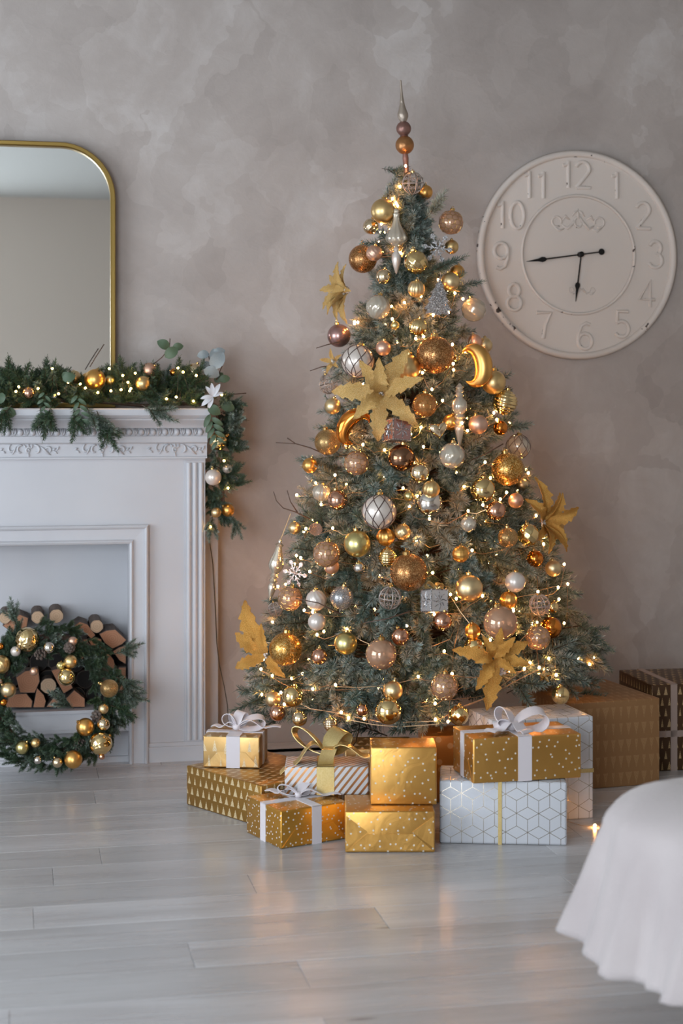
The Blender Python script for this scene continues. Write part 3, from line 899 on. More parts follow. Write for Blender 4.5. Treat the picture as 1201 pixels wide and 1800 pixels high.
for a_ in (.40, LB1 - .40):
    for b_ in (.40, LB2 - .40):
        part('leg', MB().box(a_ - .03, b_ - .03, 0, a_ + .03, b_ + .03, .119, RB), M['bed_wood'], bed)
# ================================================================== gifts
def gift_mesh(w, d, h, bev=.004):
    """box with its front left bottom corner at the origin; UV in metres on every face"""
    m = MB().box(0, 0, 0, w, d, h)
    me = m.mesh('wrapped_box')
    bm = bmesh.new(); bm.from_mesh(me)
    bmesh.ops.bevel(bm, geom=list(bm.edges), offset=bev, segments=2, profile=.6, affect='EDGES')
    uvl = bm.loops.layers.uv.new('UVMap')
    for f in bm.faces:
        nx, ny, nz = [abs(q) for q in f.normal]
        for l in f.loops:
            x, y, z = l.vert.co
            if nz >= nx and nz >= ny: l[uvl].uv = (x, y + h)
            elif ny >= nx: l[uvl].uv = (x, z)
            else: l[uvl].uv = (y + w + .013, z)
    bm.to_mesh(me); bm.free()
    me.polygons.foreach_set('use_smooth', [True] * len(me.polygons))
    try: me.set_sharp_from_angle(angle=rad(60))
    except Exception: pass
    return me

def gift(label, corner, ang, w, d, h, mat, name='gift_box', bev=.004):
    """corner: world point of the front-left bottom corner; ang: direction of the front edge"""
    g = empty(name, corner, (0, 0, ang))
    tag(g, label, 'gift', 'wrapped gifts around the tree')
    link('wrapped_box', gift_mesh(w, d, h, bev), mat, g)
    return g

def flap(g, pts, mat, t=.0012):
    """thin folded paper flap: points given on the box surface with an outward normal"""
    p0, n_ = pts; m = MB(); k = len(p0)
    lo = [Vector(p) - Vector(n_) * .0004 for p in p0]; hi = [Vector(p) + Vector(n_) * t for p in p0]
    m.add(lo + hi, [tuple(range(k, 2 * k))] + [(i, (i + 1) % k, (i + 1) % k + k, i + k) for i in range(k)])
    me = m.mesh('folded_flap')
    uvl = me.uv_layers.new(name='UVMap')
    for l in me.loops:
        c = me.vertices[l.vertex_index].co
        uvl.data[l.index].uv = (c.x + c.y, c.z + .007)
    return link('folded_flap', me, mat, g)

def band(g, w, d, h, mat, axis, pos, width, t=.0015, bottom=False, name='ribbon'):
    """ribbon lying round the box; axis 'x': crosses the front at x=pos; 'y': crosses the sides at y=pos; 'z': level band"""
    m = MB(); a, b = pos - width / 2, pos + width / 2
    if axis == 'x':
        m.box(a, -t, 0, b, .0006, h + t).box(a, -t, h - .0004, b, d + t, h + t * 1.1).box(a, d - .0006, 0, b, d + t, h + t)
    elif axis == 'y':
        m.box(-t, a, 0, .0006, b, h + t).box(-t, a, h - .0004, w + t, b, h + t * 1.2).box(w - .0006, a, 0, w + t, b, h + t)
    else:
        m.box(-t, -t, a, w + t, .0006, b).box(-t, d - .0006, a, w + t, d + t, b).box(-t, 0, a, .0006, d, b).box(w - .0006, 0, a, w + t, d, b)
    return part(name, m, mat, g)

def ribbon_strip(path, side, width, t=.0009):
    """flat ribbon along path; side: width direction(s)"""
    m = MB(); n = len(path); rows = []
    sides = side if isinstance(side, list) else [side] * n
    wd = width if isinstance(width, list) else [width] * n
    for i, p in enumerate(path):
        p = Vector(p); tg = (Vector(path[min(i + 1, n - 1)]) - Vector(path[max(i - 1, 0)])).normalized()
        s_ = Vector(sides[i]).normalized(); nr = tg.cross(s_); nr = nr.normalized() if nr.length > 1e-6 else Vector((0, 0, 1))
        a, b = p - s_ * wd[i] / 2, p + s_ * wd[i] / 2
        mid = p
        rows.append([a + nr * t, mid + nr * (t + .0006), b + nr * t, b - nr * t, mid - nr * (t - .0006), a - nr * t, a + nr * t])
    m.strip(rows)
    return m

def loop_path(base, dirv, up, length, height, n=18, lift=0.0):
    """a bow loop: leaves the knot along dirv, comes back underneath"""
    base, dirv, up = Vector(base), Vector(dirv).normalized(), Vector(up).normalized()
    pts = []
    for i in range(n + 1):
        a_ = -PI / 2 + 2 * PI * i / n - PI / 2
        x = length * (1 + math.cos(a_)) / 2; z = height * math.sin(a_) / 2 * (x / length) ** .35 if x > 0 else 0
        pts.append(base + dirv * x + up * (z + lift * x / length))
    return pts

def bow(g, at, mat, spec, width, knot=.014, name='bow'):
    """spec: list of ('loop', angle, length, height, tilt) / ('tail', angle, length, droop)"""
    at = Vector(at)
    root = part(name, MB().sphere(at, (knot, knot * .9, knot * .75), 12, 8), mat, g, smooth=True)
    for s_ in spec:
        if s_[0] == 'loop':
            _, an, L, Hh, tilt = s_
            dv = Vector((math.cos(rad(an)) * math.cos(rad(tilt)), math.sin(rad(an)) * math.cos(rad(tilt)), math.sin(rad(tilt))))
            sd = Vector((-math.sin(rad(an)), math.cos(rad(an)), 0))
            up = dv.cross(sd); up = up if up.z > 0 else -up
            path = loop_path(at, dv, up, L, Hh)
            n_ = len(path)
            wd = [width * (.45 + .55 * min(1, (p - at).length / (L * .45))) for p in path]
            # turn the strip a little so that its inside shows, as bows do
            sd2 = (sd + up * .35).normalized()
            part('bow_loop', ribbon_strip(path, sd2, wd), mat, root, smooth=60)
        else:
            _, an, L, droop = s_[:4]; rise = s_[4] if len(s_) > 4 else .012
            dv = Vector((math.cos(rad(an)), math.sin(rad(an)), 0)); sd = Vector((-dv.y, dv.x, 0)); path = []
            for i in range(13):
                q = i / 12
                path.append(at + dv * (L * q) + Vector((0, 0, rise * math.sin(PI * min(1, q * 1.6)) - droop * q ** 2.2 + .004 * math.sin(q * 9))))
            part('bow_tail', ribbon_strip(path, sd, [width * (.5 + .5 * min(1, i / 4)) for i in range(13)]), mat, root, smooth=60)
    return root

def vec(p): return Vector((p.x, p.y, p.z))
rw, rg = M['ribbon_white'], M['ribbon_gold']
# 1 gold star box, front middle
z0 = .0
c = P(607, 1499, 0); w1 = P(765, 1500, 0).x - c.x; h1 = .107
g = gift('flat gold foil gift with star print, lowest in front of the middle', c, rad(0.5), w1, .185, h1, M['foil_stars'])
flap(g, ([(.006, 0, .006), (w1 * .24, 0, h1 * .46), (w1 * .76, 0, h1 * .46), (w1 - .006, 0, .006)], (0, -1, 0)), M['foil_stars'])
flap(g, ([(.003, 0, .012), (.003, 0, h1 - .012), (w1 * .25, 0, h1 * .50)], (0, -1, 0)), M['foil_stars'], .0016)
flap(g, ([(w1 - .003, 0, h1 - .012), (w1 - .003, 0, .012), (w1 * .75, 0, h1 * .50)], (0, -1, 0)), M['foil_stars'], .0016)
# 2 gold star box standing on it
c = P(651.7, 1414.7, h1 + .001); w2 = P(768, 1414.7, h1 + .001).x - c.x; h2 = .1515
gift('upright gold foil gift with star print standing on a flat one', c, 0.0, w2, .125, h2, M['foil_stars'])
# 3 gold dotted box with white ribbons, set cornerwise
corner = P(494, 1493, 0); h3 = .0995; a3 = rad(31)
g = gift('gold foil gift with white dots and two white ribbons, set cornerwise', corner, a3, .205, .195, h3, M['foil_dots'])
band(g, .205, .195, h3, rw, 'x', .108, .029)
band(g, .205, .195, h3, rw, 'y', .098, .029)
flap(g, ([(.004, 0, .004), (.045, 0, .05), (.16, 0, .05), (.200, 0, .004)], (0, -1, 0)), M['foil_dots'])
bow(g, (.108, .098, h3 + .010), rw, [('loop', 150, .060, .03, 20), ('loop', 20, .055, .028, 25), ('tail', -20, .115, .004), ('tail', 120, .10, .0)], .026, .011)
# 4 big tree-printed box at the left
c4_ = P(328, 1414, 0); a4 = rad(-48); h4 = .114
g4 = gift('large flat gold gift with little tree print at the left front', c4_, a4, .345, .30, h4, M['paper_trees'])
# 8 pale gold box with white bow on it
cr = P(456.8, 1351, h4 + .001); a8 = rad(-6); u8 = Vector((math.cos(a8), math.sin(a8), 0)); w8, d8, h8 = .166, .150, .091
g = gift('small pale gold gift with white satin bow on the large tree-printed one', cr - u8 * w8, a8, w8, d8, h8, M['paper_pale'])
band(g, w8, d8, h8, rw, 'x', .088, .040)
band(g, w8, d8, h8, rw, 'y', .072, .032)
flap(g, ([(.004, 0, .004), (.042, 0, h8 * .5), (.124, 0, h8 * .5), (.162, 0, .004)], (0, -1, 0)), M['paper_pale'])
bow(g, (.088, .060, h8 + .016), rw, [('loop', 10, .085, .042, 12), ('loop', 175, .05, .040, 35), ('loop', 60, .05, .034, 50), ('loop', 120, .045, .030, 40), ('tail', 5, .13, .0, .02), ('tail', 170, .075, .002)], .030, .013)
# 5 striped box with gold ribbon and big bow
c5 = P(500.6, 1397.5, h3 + .003); w5 = P(648.5, 1398, h3 + .003).x - c5.x; h5, d5 = .0765, .135
g = gift('white and bronze striped gift with wide gold mesh ribbon', c5, rad(0), w5, d5, h5, M['paper_stripes'])
band(g, w5, d5, h5, rg, 'x', w5 * .485, .048)
at5 = (w5 * .485, .052, h5 + .022)
bow(g, at5, rg, [('loop', 152, .115, .050, 32), ('loop', 42, .090, .048, 38), ('tail', 183, .125, .050, .035), ('tail', -2, .165, .004, .030)], .050, .016)
part('bow_wrap', ribbon_strip([(at5[0], at5[1] - .035, h5 + .003), (at5[0] + .002, at5[1] - .040, h5 + .022), (at5[0] + .010, at5[1] - .032, h5 + .042), (at5[0] + .016, at5[1] - .008, h5 + .046), (at5[0] + .02, at5[1] + .02, h5 + .03)], (1, .15, 0), .042), rg, g, smooth=60)
# 9 champagne box behind the striped one
gift('champagne gift with tree print behind the striped one', Vector((.010, 4.600, 0)), rad(2), .20, .17, .170, M['paper_pale'])
# 13 copper box between the gold ones
gift('copper gift glowing between the upright gold gift and the bow-topped one', Vector((.232, 4.66, 0)), rad(0), .135, .16, .196, M['paper_copper'])
# 7 white cube-print box
ca, cb = P(773, 1482.5, 0), P(997, 1487, 0); a7 = math.atan2(cb.y - ca.y, cb.x - ca.x); w7 = (cb - ca).length; h7, d7 = .167, .185
g = gift('white gift with cube line print and narrow gold band, under the bow-topped one', ca, a7, w7, d7, h7, M['paper_cubes'], bev=.007)
band(g, w7, d7, h7, rg, 'x', w7 * .475, .010)
# 6 gold star box with white bow
ca, cb = P(832, 1378, h7 + .002), P(1022, 1367, h7 + .002); a6 = math.atan2(cb.y - ca.y, cb.x - ca.x); w6 = (cb - ca).length; h6, d6 = .118, .175
g = gift('gold star-print gift with large white satin bow on the white cube-print one', ca, a6, w6, d6, h6, M['foil_stars'])
band(g, w6, d6, h6, rw, 'x', w6 * .475, .038)
band(g, w6, d6, h6, rw, 'y', d6 * .52, .030)
flap(g, ([(0, .004, .004), (0, .045, .055), (0, d6 - .045, .055), (0, d6 - .004, .004)], (-1, 0, 0)), M['foil_stars'])
bow(g, (w6 * .44, d6 * .40, h6 + .014), rw, [('loop', -8, .098, .062, 14), ('loop', 120, .060, .050, 40), ('loop', 175, .046, .026, 10), ('tail', 205, .085, .006), ('tail', -60, .055, .012)], .042, .016)
# 10 tall white box behind
cr = P(1043, 1438, 0); a10 = rad(15); u10 = Vector((math.cos(a10), math.sin(a10), 0))
g = gift('tall white gift with fine line print behind the bow-topped gold one', cr - u10 * .30, a10, .30, .20, .287, M['paper_cubes_pale'])
band(g, .30, .20, .287, rg, 'z', .135, .011)
# 11 kraft box
ca, cb = P(1043, 1387, 0), P(1160, 1377.7, 0); a11 = math.atan2(cb.y - ca.y, cb.x - ca.x); u11 = (cb - ca).normalized()
g = gift('big kraft brown gift with pennant print at the right', ca - u11 * .075, a11, (cb - ca).length + .075, .36, .264, M['paper_kraft'])
# 12 dark box
g = gift('dark brown gift with tree print and grey ribbon at the right edge', Vector((.985, 5.06, 0)), rad(10), .36, .30, .275, M['paper_dark'])
band(g, .36, .30, .275, M['ribbon_grey'], 'x', .075, .022)
band(g, .36, .30, .275, M['ribbon_grey'], 'z', .118, .020)
# ================================================================== fir branches
GREEN = [lin(60, 90, 72), lin(48, 74, 58), lin(74, 98, 76), lin(56, 88, 78)]
FROST = [lin(188, 200, 194), lin(170, 184, 178), lin(212, 218, 212)]
STRAW = [lin(150, 136, 104), lin(128, 120, 90), lin(166, 152, 120)]
OLIVE = [lin(104, 112, 70), lin(92, 104, 66), lin(116, 116, 76)]
def lerp4(a, b, t_): return tuple(a[i] + (b[i] - a[i]) * t_ for i in range(4))
class Sprig:
    def __init__(s): s.v = []; s.f = []; s.c = []
    def twig(s, pts, rg_, n, nl, frost, pal, width=.0021, stem=.0022, thin_base=.25):
        pts = [Vector(p) for p in pts]; m = MB().tube(pts, [stem * (1 - .6 * i / (len(pts) - 1)) for i in range(len(pts))], 4, cap=False)
        o = len(s.v); s.v += m.v; s.f += [tuple(i + o for i in f) for f in m.f]; s.c += [lin(78, 66, 52)] * len(m.v)
        seg = len(pts) - 1
        for k in range(n):
            t_ = thin_base * rg_.random() + (1 - thin_base) * (k / n)
            x = min(t_ * seg, seg - 1e-4); i = int(x); p = pts[i].lerp(pts[i + 1], x - i)
            tg = (pts[i + 1] - pts[i]).normalized()
            u = tg.orthogonal().normalized(); a_ = rg_.uniform(0, 2 * PI)
            side = u * math.cos(a_) + tg.cross(u) * math.sin(a_)
            el = rad(rg_.uniform(46, 80) * (1 - .50 * t_ ** 4))
            d_ = (tg * math.cos(el) + side * math.sin(el) + Vector((rg_.gauss(0, .08), rg_.gauss(0, .08), rg_.gauss(0, .08)))).normalized()
            L = nl * rg_.uniform(.75, 1.2) * (1 - .25 * t_ ** 4)
            w = d_.cross(side); w = (w if w.length > .01 else tg).normalized() * (width / 2)
            tip = p + d_ * L
            o = len(s.v); mid = p + d_ * L * .5 + tg * L * .05
            s.v += [tuple(p), tuple(mid + w), tuple(tip), tuple(mid - w)]
            s.f += [(o, o + 1, o + 2, o + 3)]
            g_ = rg_.choice(pal); fr_ = rg_.choice(FROST)
            fa = max(0, min(1, frost * rg_.uniform(.2, 1.6) * (.45 + .75 * t_)))
            s.c += [lerp4(g_, fr_, fa * .25), lerp4(g_, fr_, fa * .7), lerp4(g_, fr_, min(1, fa * 1.1)), lerp4(g_, fr_, fa * .7)]
    def mesh(s, name):
        me = bpy.data.meshes.new(name); me.from_pydata(s.v, [], s.f)
        a_ = me.color_attributes.new('tint', 'FLOAT_COLOR', 'POINT')
        a_.data.foreach_set('color', [q for c in s.c for q in c])
        me.materials.append(M['needle']); me.update()
        return me
def make_sprig(seed, L=.19, nl=.030, frost=.6, pal=GREEN, side=2, dens=1500, width=.0021):
    rg_ = random.Random(seed); s = Sprig()
    bend = Vector((rg_.uniform(-.02, .02), rg_.uniform(-.02, .02), 0))
    main = [Vector((0, 0, L * i / 5)) + bend * (i / 5) ** 2 for i in range(6)]
    s.twig(main, rg_, int(L * dens), nl, frost, pal, width)
    for k in range(side):
        a_ = rg_.uniform(0, 2 * PI) if side > 2 else k * PI + rg_.uniform(-.5, .5)
        b_ = main[1].lerp(main[2], rg_.random() * 1.0); an = rad(rg_.uniform(32, 52)); l2 = L * rg_.uniform(.42, .60)
        dv = Vector((math.sin(an) * math.cos(a_), math.sin(an) * math.sin(a_), math.cos(an)))
        tw = [b_ + dv * (l2 * i / 3) + Vector((0, 0, .010)) * (i / 3) ** 2 for i in range(4)]
        s.twig(tw, rg_, int(l2 * dens), nl * .95, frost, pal, width)
    return s
SPR = [make_sprig(100 + i, L=(.19, .17, .21, .18, .15, .20)[i % 6], nl=(.032, .034, .031, .033, .034, .032)[i], frost=(.85, .55, .30, 1.1, .55, .50)[i % 6], pal=(GREEN, GREEN, GREEN, GREEN + STRAW[:1], STRAW, GREEN)[i], side=(2, 3, 2, 3, 2, 2)[i % 6], dens=1350, width=.0031) for i in range(6)]
SPR_ME = [s.mesh('branch') for s in SPR]
GDK = [lin(54, 80, 52), lin(64, 92, 58), lin(46, 70, 50), lin(82, 104, 62)]
GSP = [make_sprig(200 + i, L=(.13, .11, .12, .14)[i], nl=.020, frost=(.10, .20, .04, .55)[i], pal=(GDK, GDK, GDK + OLIVE[:1], GDK)[i], side=4, dens=2800, width=.0024) for i in range(4)]
GSP_ME = [s.mesh('branch') for s in GSP]

# ================================================================== the tree
TY = 5.03
ZT, ZB = 1.905, .19
def t_rad(z): return max(.03, .045 + (ZT - z) * .335)
def t_cx(z): 
    k = (ZT - z) / 1.6; return (714 + 34 * k - CX) / F * TY
tree = empty('christmas_tree', (t_cx(0), TY, 0))
tag(tree, 'tall frosted artificial Christmas tree hung with gold and champagne ornaments', 'tree')
T0 = Vector((t_cx(0), TY, 0))
mb = MB(); mb.tube([Vector((t_cx(z), TY, z)) - T0 for z in (0.03, .5, 1.0, 1.5, 1.9)], [.022, .020, .016, .012, .006], 10)
part('trunk', mb, M['trunk'], tree, smooth=True)
for k in range(4):
    a_ = PI / 4 + k * PI / 2
    part('stand_leg', MB().tube([(0, 0, .10), (.10 * math.cos(a_), .10 * math.sin(a_), .05), (.24 * math.cos(a_), .24 * math.sin(a_), .012)], [.012, .012, .010], 8), M['trunk'], tree, smooth=True)

def cone_depth(px, py, inset=.02):
    d = TY - .3
    for _ in range(6):
        p = D(px, py, d); r_ = max(.0, t_rad(p.z) - inset); dx = p.x - t_cx(p.z)
        d = TY - math.sqrt(max(0.0, r_ * r_ - dx * dx))
    return d
def proj(p): return (CX + p.x / p.y * F, HY - (p.z - CH) / p.y * F)

# ---------------------------------------------------------------- ornament meshes (unit radius)
def ball(fn=None, nu=32, nv=20, smooth=True):
    return MB().sphere((0, 0, 0), 1.0, nu, nv, fn).mesh('bauble', smooth)
BM = {
 'smooth': ball(),
 'ribbed': ball(lambda lo, la: 1 + .035 * math.cos(14 * lo) * math.cos(la), 84, 18),
 'melon': ball(lambda lo, la: 1 - .07 * abs(math.sin(5 * lo)) * math.cos(la), 60, 18),
 'swirl': ball(lambda lo, la: 1 + .035 * math.cos(9 * (lo + 1.1 * la)) * math.cos(la), 72, 22),
 'cut': ball(lambda lo, la: 1 - .05 * abs(math.sin(6 * lo + 3 * abs(la))) * math.cos(la), 72, 24),
 'hband': ball(lambda lo, la: 1 + .03 * math.cos(22 * la), 32, 60),
 'facet': ball(None, 16, 11, False),
 'bumpy': ball(lambda lo, la: 1 + .035 * math.sin(9 * lo + 3 * la) * math.sin(8 * la + 2 * lo), 54, 34),
 'egg': ball(lambda lo, la: 1 - .18 * max(0, -math.sin(la)) ** 2, 24, 18),
}
def on(lo, la, r_=1.0): return Vector((r_ * math.cos(la) * math.cos(lo), r_ * math.cos(la) * math.sin(lo), r_ * math.sin(la)))
def lattice_lines(n=8, turns=.62, r_=.030):
    m = MB()
    for s_ in (-1, 1):
        for k in range(n):
            pts = [on(2 * PI * k / n + s_ * turns * la, la, 1.005) for la in [rad(-80 + 160 * i / 22) for i in range(23)]]
            m.tube(pts, r_, 4, cap=False)
    return m.mesh('pattern', True)
def honey_lines(n=12, r_=.022):
    m = MB(); lats = [rad(q) for q in (-60, -42, -20, 2, 24, 46, 62)]
    for j in range(0, len(lats) - 1):
        la0, la1 = lats[j], lats[j + 1]; la0 = la0 + (la1 - la0) * .28
        off = (j % 2) * PI / n
        for k in range(n):
            lo = 2 * PI * k / n + off
            m.tube([on(lo - PI / n, la0 - .06, 1.004), on(lo, la0 + .06, 1.004)], r_, 3, cap=False)
            m.tube([on(lo, la0 + .06, 1.004), on(lo + PI / n, la0 - .06, 1.004)], r_, 3, cap=False)
            m.tube([on(lo, la0 + .06, 1.004), on(lo, la1 + (lats[min(j + 2, len(lats) - 1)] - la1) * .28 - .06, 1.004)], r_, 3, cap=False)
    return m.mesh('pattern', False)
def filigree():
    m = MB()
    for k in range(4):
        m.tube([on(k * PI / 4 + 1e-3, rad(-90 + 360 * i / 36)) for i in range(37)], .065, 4, cap=False)
    m.tube([on(2 * PI * i / 36, 0) for i in range(37)], .065, 4, cap=False)
    for k in range(8):
        lo0 = (k + .5) * PI / 4
        for s_ in (-1, 1):
            for dl in (-.16, .16):
                pts = []
                for i in range(15):
                    a_ = i / 14 * 1.6 * PI; rr = .16 - .09 * i / 14
                    pts.append(on(lo0 + dl + rr * math.cos(a_) * (1 if dl > 0 else -1), s_ * (.42 + rr * math.sin(a_))))
                m.tube(pts, .048, 4, cap=False)
            m.tube([on(lo0 + .1 * math.sin(i), s_ * (.7 + .06 * i)) for i in range(7)], .028, 4, cap=False)
    return m.mesh('bauble', True)
PT = {'lattice': lattice_lines(), 'honey': honey_lines()}
BM['filigree'] = filigree()
cp_ = MB().lathe([(.20, .94), (.20, 1.14), (.15, 1.17), (.02, 1.18)], 12)
cp_.tube([(.09 * math.cos(2 * PI * i / 10), 0, 1.25 + .09 * math.sin(2 * PI * i / 10)) for i in range(11)], .02, 4, cap=False)
CAP = cp_.mesh('cap', 40); CAP.materials.append(M['cap_gold'])
_mesh_mat = {}
def mesh_with(key, mat):
    k = (key, mat.name)
    if k not in _mesh_mat:
        src = BM.get(key) or PT.get(key)
        me = src.copy(); me.materials.clear(); me.materials.append(mat); _mesh_mat[k] = me
    return _mesh_mat[k]
RO = random.Random(5)
DISCS = []
def bauble_at(pos, r_, kind, mat, label=None, parent=None, tilt=None, cap=True, name='bauble', out=None):
    base = kind; pat = None
    if kind in ('lattice', 'honey'): base, pat = 'smooth', kind
    o = link(name, mesh_with(base, M[mat]), None, parent)
    o.location = pos; o.scale = (r_, r_, r_)
    tl = tilt if tilt is not None else 14
    o.rotation_euler = (rad(RO.uniform(-tl, tl)), rad(RO.uniform(-tl, tl)), RO.uniform(0, 6.28))
    if cap: link('cap', CAP, None, o)
    if pat:
        link('pattern', mesh_with(pat, M['line_dark'] if kind == 'lattice' else M['line_gold']), None, o)
    if label: o['label'] = label
    return o
def orn(px, py, dia, kind, mat, label, inset=.02):
    d = cone_depth(px, py, inset); r_ = dia / 2 * d / F; d -= r_ * .2
    o = bauble_at(D(px, py, d), r_, kind, mat, label)
    tag(o, None, 'ornament', 'ornaments hung on the tree'); DISCS.append((px, py, dia / 2, d))
    return o
